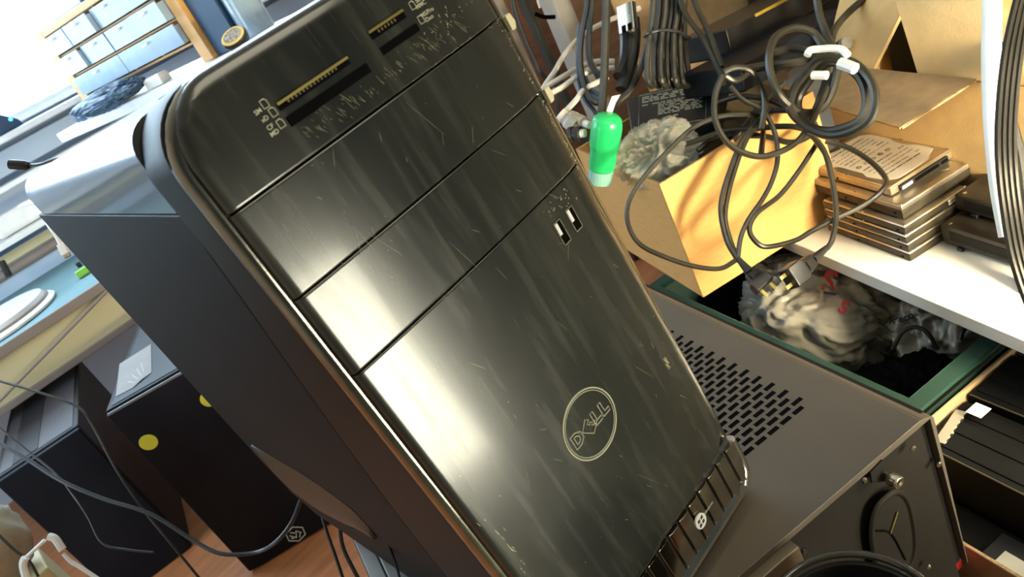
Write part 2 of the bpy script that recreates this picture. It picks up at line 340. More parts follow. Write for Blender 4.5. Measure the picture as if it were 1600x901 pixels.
# louvred strip between panel and frame at the foot
b = MB(); b.box((0.004, 0.004, -0.034), (0.186, 0.012, 0.008)); lou = b.build('foot_strip', M_dark, tower)
for i in range(14):
    x = 0.011 + i * 0.0128
    b = MB(); b.prism([(x, 0.0015, -0.031), (x + 0.0030, 0.0003, -0.031), (x + 0.0085, 0.0003, -0.031), (x + 0.0108, 0.0015, -0.031), (x + 0.0108, 0.0015, 0.003), (x + 0.0085, 0.0003, 0.003), (x + 0.0030, 0.0003, 0.003), (x, 0.0015, 0.003)], (0.0, 0.006, 0)); b.build('foot_rib', M_chrome, lou, bevel=0.0006)
b = MB(); b.tube([(0.012, 0.004, -0.0335), (0.178, 0.004, -0.0335)], 0.0052, smooth=0); b.tube([(0.178, 0.004, -0.0335), (0.186, 0.005, -0.026), (0.1885, 0.006, -0.012), (0.1885, 0.006, 0.002)], 0.0050, n=10); b.build('chrome_lip', M_chrome2, tower, smooth=True)
st = MB().cyl((0.1275, 0.0005, -0.0125), (0.1275, -0.0008, -0.0125), 0.0056, 28).build('round_badge', M_white, tower); st['label'] = 'round white operating system badge'
for dx, dz in ((-0.0019, 0.0017), (0.0018, 0.0021), (-0.0021, -0.0020), (0.0016, -0.0016)):
    MB().prism([(0.1275 + dx - 0.0013, -0.0009, -0.0125 + dz - 0.0012), (0.1275 + dx + 0.0012, -0.0009, -0.0125 + dz - 0.0009), (0.1275 + dx + 0.0014, -0.0009, -0.0125 + dz + 0.0013), (0.1275 + dx - 0.0011, -0.0009, -0.0125 + dz + 0.0010)], (0, -0.0002, 0)).build('flag_pane', M_ink, st)
XZ = Matrix.Rotation(pi / 2, 4, 'X')                   # text plane -> front plane (x, z), facing -y
text('badge_text', 'Windows', 0.0032, M_silver, st, Matrix.Translation((0.1385, 0.0002, -0.0125)) @ XZ)

PX0, PX1, PZ0, PZ1 = 0.001, 0.1905, 0.004, 0.3885
def edge_dist(x, z):
    r = 0.030 if z > 0.2 else (0.024 if x > 0.09 else 0.018)
    cx, cz = (PX0 + PX1) / 2, (PZ0 + PZ1) / 2; qx = abs(x - cx) - (PX1 - PX0) / 2 + r; qz = abs(z - cz) - (PZ1 - PZ0) / 2 + r
    return -(math.hypot(max(qx, 0), max(qz, 0)) + min(max(qx, qz), 0) - r)
def ysurf(x, z):
    e = max(0, edge_dist(x, z)); R = 0.0055 if x > 0.09 or z > 0.36 else 0.0030; y = 0
    if e < R: y = (R - math.sqrt(max(0, R * R - (R - e) ** 2))) * 0.9
    rx = 0.1705 + (0.334 - z) * 0.06
    if x > rx: y += (x - rx) * 0.22
    y += 0.0035 * ((x - 0.09) / 0.095) ** 2 + 0.0025 * max(0, (z - 0.33) / 0.06) ** 2
    return y
def panel(name, za, zt, mt=M_gloss):
    us = [0, .004, .012, .025, .04, .055, .07] + [0.07 + 0.82 * i / 24 for i in range(1, 24)] + [.89, .905, .92, .935, .95, .965, .98, .992, 1]
    nz = max(8, int((zt - za) / 0.006)); zs = [za, za + 0.0004, za + 0.0012] + [za + 0.0012 + (zt - za - 0.0024) * i / nz for i in range(1, nz)] + [zt - 0.0012, zt - 0.0004, zt]
    if zt > PZ1 - 0.01: zs = zs[:-3] + [zt - 0.012 * (1 - i / 12) ** 1.6 for i in range(4, 13)] if False else sorted(set(zs + [zt - 0.03 * (0.5 ** i) for i in range(0, 9)]))
    if za < PZ0 + 0.01: zs = sorted(set(zs + [za + 0.024 * (0.5 ** i) for i in range(0, 9)]))
    rows = []
    for z in zs:
        zz = min(max(z, PZ0 + 1e-5), PZ1 - 1e-5); r = 0.030 if zz > 0.2 else 0.024; xa, xb = PX0, PX1
        dz = (PZ1 - zz) if zz > 0.2 else (zz - PZ0)
        if dz < r: xb = PX1 - (r - math.sqrt(r * r - (r - dz) ** 2))
        rl = 0.030 if zz > 0.2 else 0.018
        if dz < rl: xa = PX0 + (rl - math.sqrt(rl * rl - (rl - dz) ** 2))
        rows.append([(xa + (xb - xa) * u, zz) for u in us])
    seamb, seamt = za > PZ0 + 0.01, zt < PZ1 - 0.01
    R = []
    for i, row in enumerate(rows):
        off = 0
        if (i == 0 and seamb) or (i == len(rows) - 1 and seamt): off = 0.0003
        R.append([(x, ysurf(x, z) + off, z) for x, z in row])
    back = lambda r: [(x, y + 0.004, z) for x, y, z in r]
    R = [back(R[0])] + R + [back(R[-1])]
    b = MB(); b.loft(R, closed=False, cap=False)
    # rim walls left and right
    for k in (0, -1):
        c = [r[k] for r in R[1:-1]]; b.loft([c, [(x, y + 0.006, z) for x, y, z in c]], closed=False, cap=False)
    return b.build(name, mt, tower, smooth=True)
G = 0.0006
hp = panel('card_reader_panel', 0.3345 + G, PZ1)
panel('drive_door', 0.2876 + G, 0.3345 - G)
panel('drive_door', 0.2407 + G, 0.2876 - G)
lp = panel('lower_front_panel', PZ0, 0.2407 - G)
# card slots
def slot(x0, x1, z0, z1, gold):
    yf = ysurf((x0 + x1) / 2, z0)
    s = MB().box((x0, yf - 0.0004, z0), (x1, yf + 0.003, z1)).build('card_slot', M_hole, hp)
    if gold:
        MB().box((x0, yf - 0.0010, z1 - 0.0009), (x1, yf + 0.001, z1 + 0.0003)).build('slot_lip', M_gold, s)
        cm = MB()
        n = int((x1 - x0 - 0.01) / 0.0022)
        for i in range(n): cm.box((x0 + 0.005 + i * 0.0022, yf - 0.0007, z0 + 0.0012), (x0 + 0.006 + i * 0.0022, yf, z0 + 0.0026))
        cm.build('contact_pins', mat('dim_contacts', (0.10, 0.085, 0.04), 0.5), s)
slot(0.0470, 0.0895, 0.3583, 0.3617, True); slot(0.0470, 0.0965, 0.3502, 0.3548, False)
slot(0.1065, 0.1300, 0.3615, 0.3655, True); slot(0.1070, 0.1330, 0.3530, 0.3568, False)
def outline(pts, r, name, m, parent, closed=True):
    return MB().tube(pts, r, n=6, smooth=0, closed=closed, up=(0, 1, 0)).build(name, m, parent)
def rect(x, z, w_, h): y = ysurf(x, z) - 0.0002; return [(x - w_, y, z - h), (x + w_, y, z - h), (x + w_, y, z + h * .5), (x + w_ * .5, y, z + h), (x - w_, y, z + h)]
for x, z in ((0.0428, 0.3645), (0.0438, 0.3597), (0.0436, 0.3540), (0.1372, 0.3645), (0.1372, 0.3568)):
    outline(rect(x, z, 0.0015, 0.0019), 0.00028, 'card_icon', M_silver, hp)
for x, z, s in ((0.0382, 0.3632, 'SM'), (0.0388, 0.3592, 'xD'), (0.0386, 0.3552, 'CF'), (0.0386, 0.3522, 'MD'), (0.1418, 0.3652, 'SD'), (0.1418, 0.3626, 'MMC'), (0.1428, 0.3580, 'MS/Pro'), (0.1420, 0.3552, 'Duo')):
    text('slot_lettering', s, 0.0030, M_silver, hp, Matrix.Translation((x, ysurf(x, z) - 0.0003, z)) @ XZ, bold=0.00002)
# usb ports
for x, z in ((0.1475, 0.2180), (0.1602, 0.2185)):
    y = ysurf(x, z); q = MB()
    for lo, hi in (((-.0033, -.0078), (-.0026, .0078)), ((.0026, -.0078), (.0033, .0078)), ((-.0033, -.0078), (.0033, -.0070)), ((-.0033, .0070), (.0033, .0078))):
        q.box((x + lo[0], y - 0.0008, z + lo[1]), (x + hi[0], y + 0.003, z + hi[1]))
    p = q.build('usb_port', M_screw, lp)
    MB().box((x - .0026, y - 0.0004, z - .0070), (x + .0026, y + 0.003, z + .0070)).build('port_cavity', M_hole, p)
    MB().box((x - .0024, y - 0.0008, z - .0010), (x - .0002, y - 0.0003, z + .0066)).build('port_tongue', M_white, p)
# round logo
LX, LZ = 0.0946, 0.1150; yl = ysurf(LX, LZ) - 0.0003
ring = outline([(LX + 0.0217 * cos(2 * pi * i / 64), yl, LZ + 0.0217 * sin(2 * pi * i / 64)) for i in range(64)], 0.00055, 'logo_ring', M_silver, lp)
outline([(LX + 0.0202 * cos(2 * pi * i / 64), yl, LZ + 0.0202 * sin(2 * pi * i / 64)) for i in range(64)], 0.00028, 'logo_inner_ring', M_silver, ring)
def stroke(pts): outline([(LX + x, yl, LZ + z) for x, z in pts], 0.00034, 'logo_letter', M_silver, lp)
h = 0.0047
stroke([(-.0170, -h), (-.0170, h), (-.0125, h), (-.0085, .0022), (-.0085, -.0022), (-.0125, -h)])
stroke([(-.0148, -.0025), (-.0148, .0025), (-.0128, .0025), (-.0110, .0010), (-.0110, -.0010), (-.0128, -.0025)])
stroke([(-.0078, .0002), (-.0018, .0052), (.0002, .0032), (-.0022, .0013), (-.0008, .0000), (.0006, .0010), (.0018, -.0002), (.0003, -.0014), (.0018, -.0026), (.0040, -.0008), (.0052, -.0022), (-.0012, -.0068)])
stroke([(.0030, h), (.0056, h), (.0056, -.0022), (.0096, -.0022), (.0096, -h), (.0030, -h)])
stroke([(.0108, h), (.0134, h), (.0134, -.0022), (.0174, -.0022), (.0174, -h), (.0108, -h)])
# pale hinge tabs and wear at the right edge, scratches below the card slots
for z in (0.329, 0.2835):
    MB().prism([(0.1885, 0.0035, z + 0.005), (0.1945, 0.006, z + 0.0045), (0.1955, 0.006, z - 0.001), (0.1935, 0.006, z - 0.0045), (0.1885, 0.0035, z - 0.004)], (0, 0.003, 0)).build('hinge_tab', mat('aged_ivory', (0.68, 0.62, 0.42), 0.5), tower, bevel=0.0006)
b = MB()
def scr(x, z, ang, L, w_):
    c, s = cos(ang), sin(ang); P = []
    for u, v in ((-.5, -.2), (-.2, .5), (.5, .15), (.2, -.5)):
        px, pz = x + c * u * L - s * v * w_, z + s * u * L + c * v * w_; P.append((px, ysurf(px, pz) - 0.00012, pz))
    b.prism(P, (0, 0.0001, 0))
rnd = random.Random(3)
for i in range(26):
    x = 0.02 + 0.15 * rnd.random(); z = 0.04 + 0.29 * rnd.random(); scr(x, z, pi / 2 + rnd.choice((0.45, 0.5, 0.4, -0.4)) + rnd.gauss(0, 0.15), 0.006 + 0.022 * rnd.random() ** 2, 0.00010)
for i in range(120):
    x = 0.05 + 0.115 * rnd.random(); z = 0.3445 + rnd.gauss(0, 0.0028); scr(x, z, pi / 2 + rnd.gauss(0.45, 0.12), 0.0008 + 0.0065 * rnd.random() ** 2, 0.00011)
for i in range(60):
    x = 0.01 + 0.17 * rnd.random(); z = 0.02 + 0.32 * rnd.random(); scr(x, z, pi / 2 + rnd.gauss(0.4, 0.5), 0.0007 + 0.006 * rnd.random() ** 3, 0.00013)
for i in range(70):
    z = 0.235 + 0.10 * rnd.random(); scr(0.1855 + rnd.gauss(0, 0.0012), z, rnd.random() * 3, 0.0006 + 0.0016 * rnd.random() ** 2, 0.0006)
for i in range(26): scr(0.158 + rnd.gauss(0, 0.010), 0.232 + rnd.gauss(0, 0.0022), rnd.random() * 3, 0.0014 * rnd.random() + 0.0004, 0.0005)
for i in range(22): scr(0.150 + rnd.gauss(0, 0.012), 0.350 + rnd.gauss(0, 0.003), rnd.random() * 3, 0.0014 * rnd.random() + 0.0003, 0.0004)
for i in range(10): scr(0.1705 + rnd.gauss(0, 0.0010), 0.095 + rnd.gauss(0, 0.003), pi / 2 + 0.3, 0.006 * rnd.random(), 0.0005)
for i in range(14): scr(0.010 + rnd.gauss(0, 0.0022), 0.10 + rnd.gauss(0, 0.01), pi / 2 + rnd.gauss(0.1, 0.1), 0.008 * rnd.random(), 0.0003)
o = b.build('front_scratches', M_grime, tower); o['kind'] = 'stuff'; o['label'] = 'pale scratches and chips in the glossy front'

# ------------------------------------------------------------------ grey case lying flat under the tower
U = Vector((-0.9505, 0.3108, 0)).normalized(); V = Vector((-U.y, U.x, 0)); V = V if V.y > 0 else -V
O = Vector((0.300, -0.082, ZC))
flat = thing('computer_case', 'grey steel computer case lying flat with a slotted vent, under the glossy tower', 'computer', frame(O, U, z=(0, 0, 1)))
# its local x = along U (left in the photo), local y = V or -V
ly = (flat.matrix_basis.to_3x3().inverted() @ V).y; sg = 1 if ly > 0 else -1
H = 0.178; W_, D_ = 0.4150, 0.45
def fy(v): return v * sg
b = MB(); b.prism([(0.0015, fy(0.002), -0.003), (W_ - 0.002, fy(0.002), -0.003), (W_ - 0.002, fy(D_), -0.003), (0.0015, fy(D_), -0.003)], (0, 0, -H + 0.003)); b.build('chassis', M_case_rear, flat, bevel=0.001)
# top cover with raised band along the right edge: profile across x
b = MB(); prof = [(0, -H + 0.001), (0, -0.0075), (0.002, -0.0045), (0.0105, -0.0008), (0.0115, -0.0012), (0.0125, 0.0), (W_ - 0.017, 0.0), (W_ - 0.016, -0.0012), (W_ - 0.0145, 0.0), (W_ - 0.002, -0.0004), (W_, -0.003), (W_, -0.05), (W_ - 0.001, -0.05), (W_ - 0.002, -0.005), (0.004, -0.006), (0.001, -H + 0.001)]
b.loft([[(x, fy(v), z) for x, z in prof] for v in (-0.004, D_)]); b.build('cover', M_case, flat, bevel=0.0006)
# slotted vent
b = MB(); nrow = 0
vx0, vx1, vy0, vy1 = 0.043, 0.205, 0.074, 0.262
nrows = 25
for j in range(nrows):
    v = vy0 + (vy1 - vy0) * j / (nrows - 1)
    x = vx0 + (0.0 if j % 2 else 0.0068)
    while x < vx1:
        b.box((x, min(fy(v - 0.0020), fy(v + 0.0020)), -0.0002), (x + 0.0100, max(fy(v - 0.0020), fy(v + 0.0020)), 0.00035)); x += 0.0136
o = b.build('vent_slots', M_hole, flat)
# bevelled glints along the vent's near side
# rear: thumbscrew, oval punch-out, screws, bracket
r0 = fy(-0.004)
tsx, tsz = 0.056, -0.019
n_ = -sg
ts = MB().lathe((tsx, r0, tsz), (0, n_, 0), [(0.0005, 0.0), (0.0022, 0.0), (0.0022, 0.004), (0.0044, 0.004), (0.0052, 0.0055), (0.0052, 0.0120), (0.0044, 0.0135), (0.0020, 0.0135), (0.0005, 0.0128)], 18).build('thumbscrew', M_screw, flat, bevel=0.0003)
MB().prism([(tsx - 0.0012, fy(-0.0055), -0.004), (tsx + 0.012, fy(-0.0055), -0.006), (tsx + 0.013, fy(-0.0055), -0.016), (tsx + 0.002, fy(-0.0055), -0.024)], (0, sg * 0.0016, 0)).build('cover_tab', M_case_rear, flat, bevel=0.0004)
def oval(cx, cz, a, b_, ang, y, n=36):
    P = []
    for k in range(n):
        t = 2 * pi * k / n; p = 2.6; c, s = cos(t), sin(t); x = a * math.copysign(abs(c) ** (2 / p), c); z = b_ * math.copysign(abs(s) ** (2 / p), s)
        P.append((cx + x * cos(ang) - z * sin(ang), y, cz + x * sin(ang) + z * cos(ang)))
    return P
ov = MB().loft([oval(0.064, -0.082, 0.024, 0.046, 0.10, fy(-0.0042)), oval(0.064, -0.082, 0.022, 0.044, 0.10, fy(-0.0065)), oval(0.064, -0.082, 0.0195, 0.0415, 0.10, fy(-0.0065)), oval(0.064, -0.082, 0.018, 0.040, 0.10, fy(-0.0045))]).build('oval_plate', M_case_rear, flat, bevel=0.0006)
MB().tube([(0.078, fy(-0.0052), -0.060), (0.066, fy(-0.0052), -0.075), (0.060, fy(-0.0052), -0.112)], 0.0007).build('lock_line', M_hole, ov)
MB().tube([(0.0665, fy(-0.0054), -0.074), (0.055, fy(-0.0054), -0.060)], 0.0006).build('lock_line', M_gold, ov)
for x, z in ((0.026, -0.018), (0.074, -0.009), (0.006, -0.052), (0.040, -0.142), (0.139, -0.024)):
    MB().lathe((x, r0 + 0.0, z), (0, n_, 0), [(0.0005, 0), (0.0026, 0), (0.0026, 0.0008), (0.0016, 0.0018), (0.0004, 0.0018)], 12).build('case_screw', M_screw if x != 0.139 else M_dark, flat)
MB().box((0.145, min(fy(-0.012), fy(-0.002)), -0.022), (0.30, max(fy(-0.012), fy(-0.002)), -0.006)).build('rear_flange', mat('tan_grey_steel', (0.17, 0.135, 0.09), 0.4, 0.4), flat, bevel=0.0012)
# second case that carries it, hidden below
O2 = O + Vector((0, 0, -H))
base = thing('computer_case', 'dark case underneath the flat grey case, lowest at the lower right', 'computer', frame(O2, U, z=(0, 0, 1)))
H2 = O2.z - ZF
b = MB(); b.prism([(0.004, fy(0.004), -0.0002), (W_ - 0.004, fy(0.004), -0.0002), (W_ - 0.004, fy(D_), -0.0002), (0.004, fy(D_), -0.0002)], (0, 0, -H2 + 0.001)); b.build('chassis', M_case_rear, base, bevel=0.002)
b = MB(); b.prism([(0.03, fy(-0.002), -0.03), (W_ - 0.03, fy(-0.002), -0.03), (W_ - 0.03, fy(-0.002), -H2 + 0.03), (0.03, fy(-0.002), -H2 + 0.03)], (0, sg * 0.004, 0)); b.build('rear_plate', M_dark, base, bevel=0.001)

# ------------------------------------------------------------------ shelf with drives, boxes and cables on the right
SA = Vector((0.9075, -0.420, 0)).normalized(); SB = Vector((-SA.y, SA.x, 0))
def S(a, b, z=0): return SA * a + SB * b + Vector((0, 0, z))
def K(p, q, z=0): return Vector((O.x, O.y, 0)) - U * p + V * q + Vector((0, 0, z))
SZ = -0.2
shelf = thing('shelf', 'bright white laminate shelf carrying the drives and cardboard boxes', 'shelf', frame(S(0.5313, 0.03, SZ), SA))
b = MB().box((0, 0, -0.020), (0.62, 1.05, 0)); b.build('board', M_shelf, shelf, bevel=0.0015)
MB().box((0.05, 1.00, ZF - SZ), (0.60, 1.03, -0.0202)).build('support_panel', M_wood, shelf)
MB().box((0.585, 0.02, ZF - SZ), (0.60, 0.9998, -0.0202)).build('support_panel', M_wood, shelf)

def open_box(name, label, org, xd, L, W, Hh, t=0.004, m=M_card, group=None):
    r = thing(name, label, 'box', frame(org, xd), group)
    MB().box((0, 0, 0), (L, t, Hh)).build('side', m, r, bevel=0.0008)
    MB().box((0, W - t, 0), (L, W, Hh)).build('side', m, r, bevel=0.0008)
    MB().box((0, t, 0), (t, W - t, Hh)).build('side', m, r, bevel=0.0008)
    MB().box((L - t, t, 0), (L, W - t, Hh)).build('side', m, r, bevel=0.0008)
    MB().box((t, t, 0), (L - t, W - t, t)).build('bottom', m, r)
    for a, c in (((0.0006, 0.0006), (L - 0.0006, t - 0.0006)), ((0.0006, t), (t - 0.0006, W - t))):
        MB().box((a[0], a[1], Hh), (c[0], c[1], Hh + 0.0004)).build('cut_edge', M_flute, r)
    return r
B1 = open_box('cardboard_box', 'open cardboard box full of cables and adapters, overhanging the white shelf edge', S(0.3765, 0.5435, SZ + 0.0003), SA, 0.250, 0.275, 0.188)
# dark pile filling the box
rs = random.Random(11)
# second box with torn flaps, behind the drives
B2 = open_box('cardboard_box', 'cardboard box with torn flaps standing behind the stack of drives', S(0.700, 0.16, SZ + 0.0003), SA, 0.34, 0.46, 0.180, m=M_cardlight)
fl = MB(); pts = [S(0.7005, 0.358, -0.0185), S(0.700, 0.585, -0.0185), S(0.604, 0.495, -0.0175), S(0.6000, 0.470, -0.0165), S(0.5975, 0.440, -0.0172), S(0.594, 0.41, -0.0160), S(0.5905, 0.38, -0.0165), S(0.587, 0.353, -0.0165)]
fl.prism([tuple(p) for p in local(B2, pts)], (0, 0, 0.0032)).build('torn_flap', M_card2, B2)
eg = MB(); P = local(B2, [S(0.587, 0.3525, -0.0155), S(0.61, 0.3535, -0.0155), S(0.65, 0.355, -0.0160), S(0.698, 0.357, -0.0165)]); eg.tube(P, 0.0016, n=6).build('flap_edge', M_flute, B2)
P = local(B2, [S(0.6045, 0.4945, -0.015), S(0.6000, 0.470, -0.015), S(0.5975, 0.440, -0.0148), S(0.594, 0.41, -0.0145), S(0.5905, 0.38, -0.0145), S(0.587, 0.3535, -0.0145)])
MB().tube(P, 0.0014, n=5).build('flap_edge', M_card, B2)
fl = MB(); pts = [S(0.7035, 0.445, -0.0195), S(0.7035, 0.20, -0.0195), S(0.728, 0.185, 0.16), S(0.728, 0.500, 0.16), S(0.716, 0.474, 0.085)]
fl.prism([tuple(p) for p in local(B2, pts)], (0.0036, 0, 0)).build('upright_flap', M_cardlight, B2)
fl = MB(); pts = [S(0.99, 0.60, -0.019), S(0.80, 0.618, -0.019), S(0.79, 0.66, 0.07), S(0.98, 0.66, 0.11)]
fl.prism([tuple(p) for p in local(B2, pts)], (0, 0.0036, 0)).build('rear_flap', M_cardlight, B2)
fl = MB(); pts = [S(0.7035, 0.52, -0.0195), S(0.7035, 0.615, -0.0195), S(0.80, 0.66, 0.055), S(0.83, 0.56, 0.115), S(0.77, 0.50, 0.06)]
fl.prism([tuple(p) for p in local(B2, pts)], (0.003, -0.003, 0)).build('slanting_flap', M_cardlight, B2)
MB().tube(local(B2, [S(0.7255, 0.345, 0.094), S(0.7240, 0.330, 0.070), S(0.7215, 0.322, 0.052)]), 0.0005, n=5).build('pen_line', M_ink, B2)

dv = thing('black_object', 'added black block darkening the inside of the box with torn flaps', 'device', frame(S(0.79, 0.42, SZ + 0.005), SA))  # block put in to darken the interior seen between the flaps
MB().box((0, 0, 0), (0.16, 0.17, 0.235)).build('body', M_cage, dv, bevel=0.004)
MB().box((0.02, 0.02, 0.2352), (0.14, 0.15, 0.238)).build('cover', M_dark, dv, bevel=0.001)
# hard drives
def drive(name, label, org, xd, L, W, Hh, kind, group='hard drives stacked on the shelf'):
    r = thing(name, label, 'hard drive', frame(org, xd), group)
    if kind == 'cover':
        MB().box((0, 0, 0), (L, W, Hh * 0.62)).build('casting', M_dsteel, r, bevel=0.001)
        MB().loft([[(0.0006, 0.0006, Hh * .62), (L - .0006, 0.0006, Hh * .62), (L - .0006, W - .0006, Hh * .62), (0.0006, W - .0006, Hh * .62)], [(0.0006, 0.0006, Hh - .001), (L - .0006, 0.0006, Hh - .001), (L - .0006, W - .0006, Hh - .001), (0.0006, W - .0006, Hh - .001)], [(0.002, 0.002, Hh), (L - .002, 0.002, Hh), (L - .002, W - .002, Hh), (0.002, W - .002, Hh)]]).build('lid', M_steel2, r, bevel=0.0012)
        MB().cyl((L * .83, W * .13, Hh), (L * .83, W * .13, Hh + .0006), 0.0085, 24).build('lid_boss', M_steel2, r, bevel=0.0003)
    else:
        MB().box((0, 0, 0), (L, W, Hh - 0.002)).build('casting', M_steel if 'topmost' in label else M_dsteel, r, bevel=0.0012)
        MB().loft([[(0.001, 0.001, Hh - .002), (L - .001, 0.001, Hh - .002), (L - .001, W - .001, Hh - .002), (0.001, W - .001, Hh - .002)], [(0.0025, 0.0025, Hh), (L - .0025, 0.0025, Hh), (L - .0025, W - .0025, Hh), (0.0025, W - .0025, Hh)]]).build('lid', M_steel, r, bevel=0.0006)
    for x in (0.0035, L - 0.0035):
        for y in (0.0035, W * .5, W - 0.0035):
            MB().lathe((x, y, Hh - .0002), (0, 0, 1), [(.0002, 0), (.0022, 0), (.0022, .0006), (.0014, .0013), (.0002, .0013)], 10).build('screw', M_screw, r)
    for y in (0.012, W * 0.6):
        MB().cyl((-0.0002, y, Hh * .35), (-0.0010, y, Hh * .35), 0.0014, 10).build('side_hole', M_hole, r)
    return r
XD = SA
z = SZ + 0.0002; off = [(0.5770, 0.3715), (0.5785, 0.373), (0.5775, 0.3725), (0.5800, 0.374)]; hs = [0.0115, 0.0110, 0.0110, 0.0105]
labs = ['thin hard drive at the very bottom of the stack, resting on the shelf', 'thin dark hard drive second from the bottom of the stack', 'thin hard drive third from the bottom of the stack', 'dark hard drive directly under the plain silver drive']
for (a, bb), h_, lb, kd in zip(off, hs, labs, ('steel', 'dark', 'steel', 'dark')):
    d = drive('hard_drive', lb, S(a, bb, z), XD, 0.1016, 0.147, h_, kd); z += h_ + 0.0015
    if kd == 'dark':
        for k in range(2): MB().box((0.068, -0.0006, 0.0022 + 0.0042 * k), (0.092, 0.0002, 0.0052 + 0.0042 * k)).build('white_connector', M_white, d)
z5 = z
d = drive('hard_drive', 'plain brushed silver hard drive, second from top of the stack', S(0.5915, 0.386, z5), XD, 0.1075, 0.162, 0.0185, 'cover'); z += 0.0185 + 0.0015
top = drive('hard_drive', 'topmost hard drive with large white printed label', S(0.6030, 0.412, z), Vector((SA.x, SA.y, 0)), 0.1010, 0.158, 0.0120, 'steel')
lb = MB(); L, W, Hh = 0.101, 0.158, 0.0120
lab = [(0.012, 0.022), (0.020, 0.008), (0.070, 0.008), (0.080, 0.016), (0.092, 0.022), (0.094, 0.050), (0.088, 0.062), (0.089, 0.084), (0.094, 0.096), (0.094, 0.136), (0.086, 0.146), (0.060, 0.150), (0.048, 0.142), (0.030, 0.150), (0.012, 0.146), (0.008, 0.120), (0.013, 0.105), (0.013, 0.060), (0.008, 0.048)]
lbo = lb.prism([(x, y, Hh + 0.0001) for x, y in lab], (0, 0, 0.0003)).build('label', M_label, top)
TX = Matrix.Rotation(pi / 2, 4, 'Z')
tl = MB(); rr = random.Random(5)
for j in range(13):
    y = 0.028 + j * 0.0088; x = 0.018
    if j in (5, 6): continue
    while x < 0.082:
        l = 0.002 + rr.random() * 0.010; tl.box((x, y, Hh + 0.0004), (min(x + l, 0.085), y + (0.0012 if j % 4 else 0.0020), Hh + 0.00048)); x += l + 0.0015 + (0.01 if rr.random() < .15 else 0)
tl.build('printed_lines', M_ink, lbo)
for i, x in enumerate((0.022, 0.034, 0.046, 0.058, 0.070)):
    MB().tube([(x + 0.003 * cos(k * pi / 4), 0.076 + 0.003 * sin(k * pi / 4), Hh + 0.0005) for k in range(8)], 0.0004, n=5, smooth=0, closed=True).build('approval_mark', M_ink, lbo)
pc = MB(); pc.box((0.012, -0.0040, 0.0012), (0.088, 0.0006, 0.0090)); cn = pc.build('connector', M_dark, top, bevel=0.0006)
for x0, x1 in ((0.014, 0.030), (0.034, 0.072), (0.076, 0.086)): MB().box((x0, -0.0046, 0.0030), (x1, -0.0035, 0.0070)).build('connector_slot', M_hole if x0 != 0.014 else M_white, cn)
# two drive modules at the right end of the shelf
def module(label, org, L, W, Hh):
    r = thing('drive_module', label, 'drive module', frame(org, SA), 'dark drive modules at the shelf end')
    MB().box((0, 0, 0.004), (L, W, Hh)).build('body', M_dsteel, r, bevel=0.0015)
    MB().box((0.006, 0.004, 0), (L - 0.006, W - 0.004, 0.0042)).build('circuit_side', M_dark, r, bevel=0.0006)
    MB().box((-0.0007, 0.010, Hh * .35), (0.0003, W - 0.012, Hh * .8)).build('side_plate', M_case_rear, r, bevel=0.0004)
    for y in (0.008, 0.022, W - 0.010): MB().lathe((0.006, y, Hh - .0004), (0, 0, 1), [(.0002, 0), (.0026, 0), (.0024, .0014), (.0002, .0018)], 12).build('screw', M_screw, r)
    for y in (0.03, W - 0.03): MB().box((-0.003, y, 0.0004), (0.001, y + 0.008, 0.005)).build('clip', M_dark, r, bevel=0.0005)
module('lower dark drive module at right end of the shelf beside the drive stack', S(0.622, 0.215, SZ + 0.0003), 0.120, 0.150, 0.030)
module('upper dark drive module resting on the lower one by the white cable', S(0.650, 0.235, SZ + 0.0318), 0.100, 0.130, 0.026)

# furniture behind
cab = thing('wooden_cabinet', 'brown wooden cabinet standing behind the cable box', 'cabinet', frame(S(0.30, 1.33, ZF), SA))
MB().box((0, 0, 0), (1.0, 0.30, 1.55)).build('body', M_wood, cab, bevel=0.003)
MB().box((0.35, -0.012, 0.05), (0.95, 0.0, 1.50)).build('door', mat('lighter_brown_wood', (0.42, 0.24, 0.13), 0.55, nscale=8, namt=0.2, stretch=(1, 1, 8)), cab, bevel=0.002)
def post(px, py, dep, wd, dp, m, name, label, cat, h=1.5):
    P = ad(px, py, dep); r = MB().box((P.x - 0.001 - wd / 2, P.y - dp / 2, ZF), (P.x + wd / 2, P.y + dp / 2, ZF + h)).build(name, m, None, bevel=0.004)
    return tag(r, label, cat)
post(883, 40, 1.55, 0.046, 0.040, M_white, 'furniture_post', 'thick white vertical post behind the black cable loops', 'post')
post(786, 20, 1.35, 0.016, 0.016, mat('grey_beige_metal', (0.33, 0.28, 0.24), 0.5), 'furniture_post', 'slim grey beige vertical post right beside the glossy tower', 'post')
post(827, 20, 1.50, 0.014, 0.020, mat('dark_green_grey', (0.05, 0.055, 0.045), 0.5), 'furniture_post', 'dark narrow vertical post left of the thick white post', 'post')
tag(MB().tube([ad(798, -30, 1.28), ad(803, 10, 1.28), ad(812, 40, 1.28), ad(828, 80, 1.28), ad(845, 112, 1.28), ad(868, 150, 1.3), ad(880, 260, 1.3)], 0.0042).build('cable', M_dark, smooth=True), 'black cable running down between the slim posts', 'cable')
tag(MB().tube([ad(836, 21, 1.45), ad(850, 26, 1.45), ad(868, 26, 1.45)], 0.004).build('cable', M_hole, smooth=True), 'short dark cable crossing between dark post and white post', 'cable')
tag(MB().tube([ad(840, 0, 1.4), ad(844, 12, 1.4)], 0.0022, smooth=0).build('cable_tip', M_brightwhite, smooth=True), 'tiny white cable tip near the top left of the white post', 'cable')

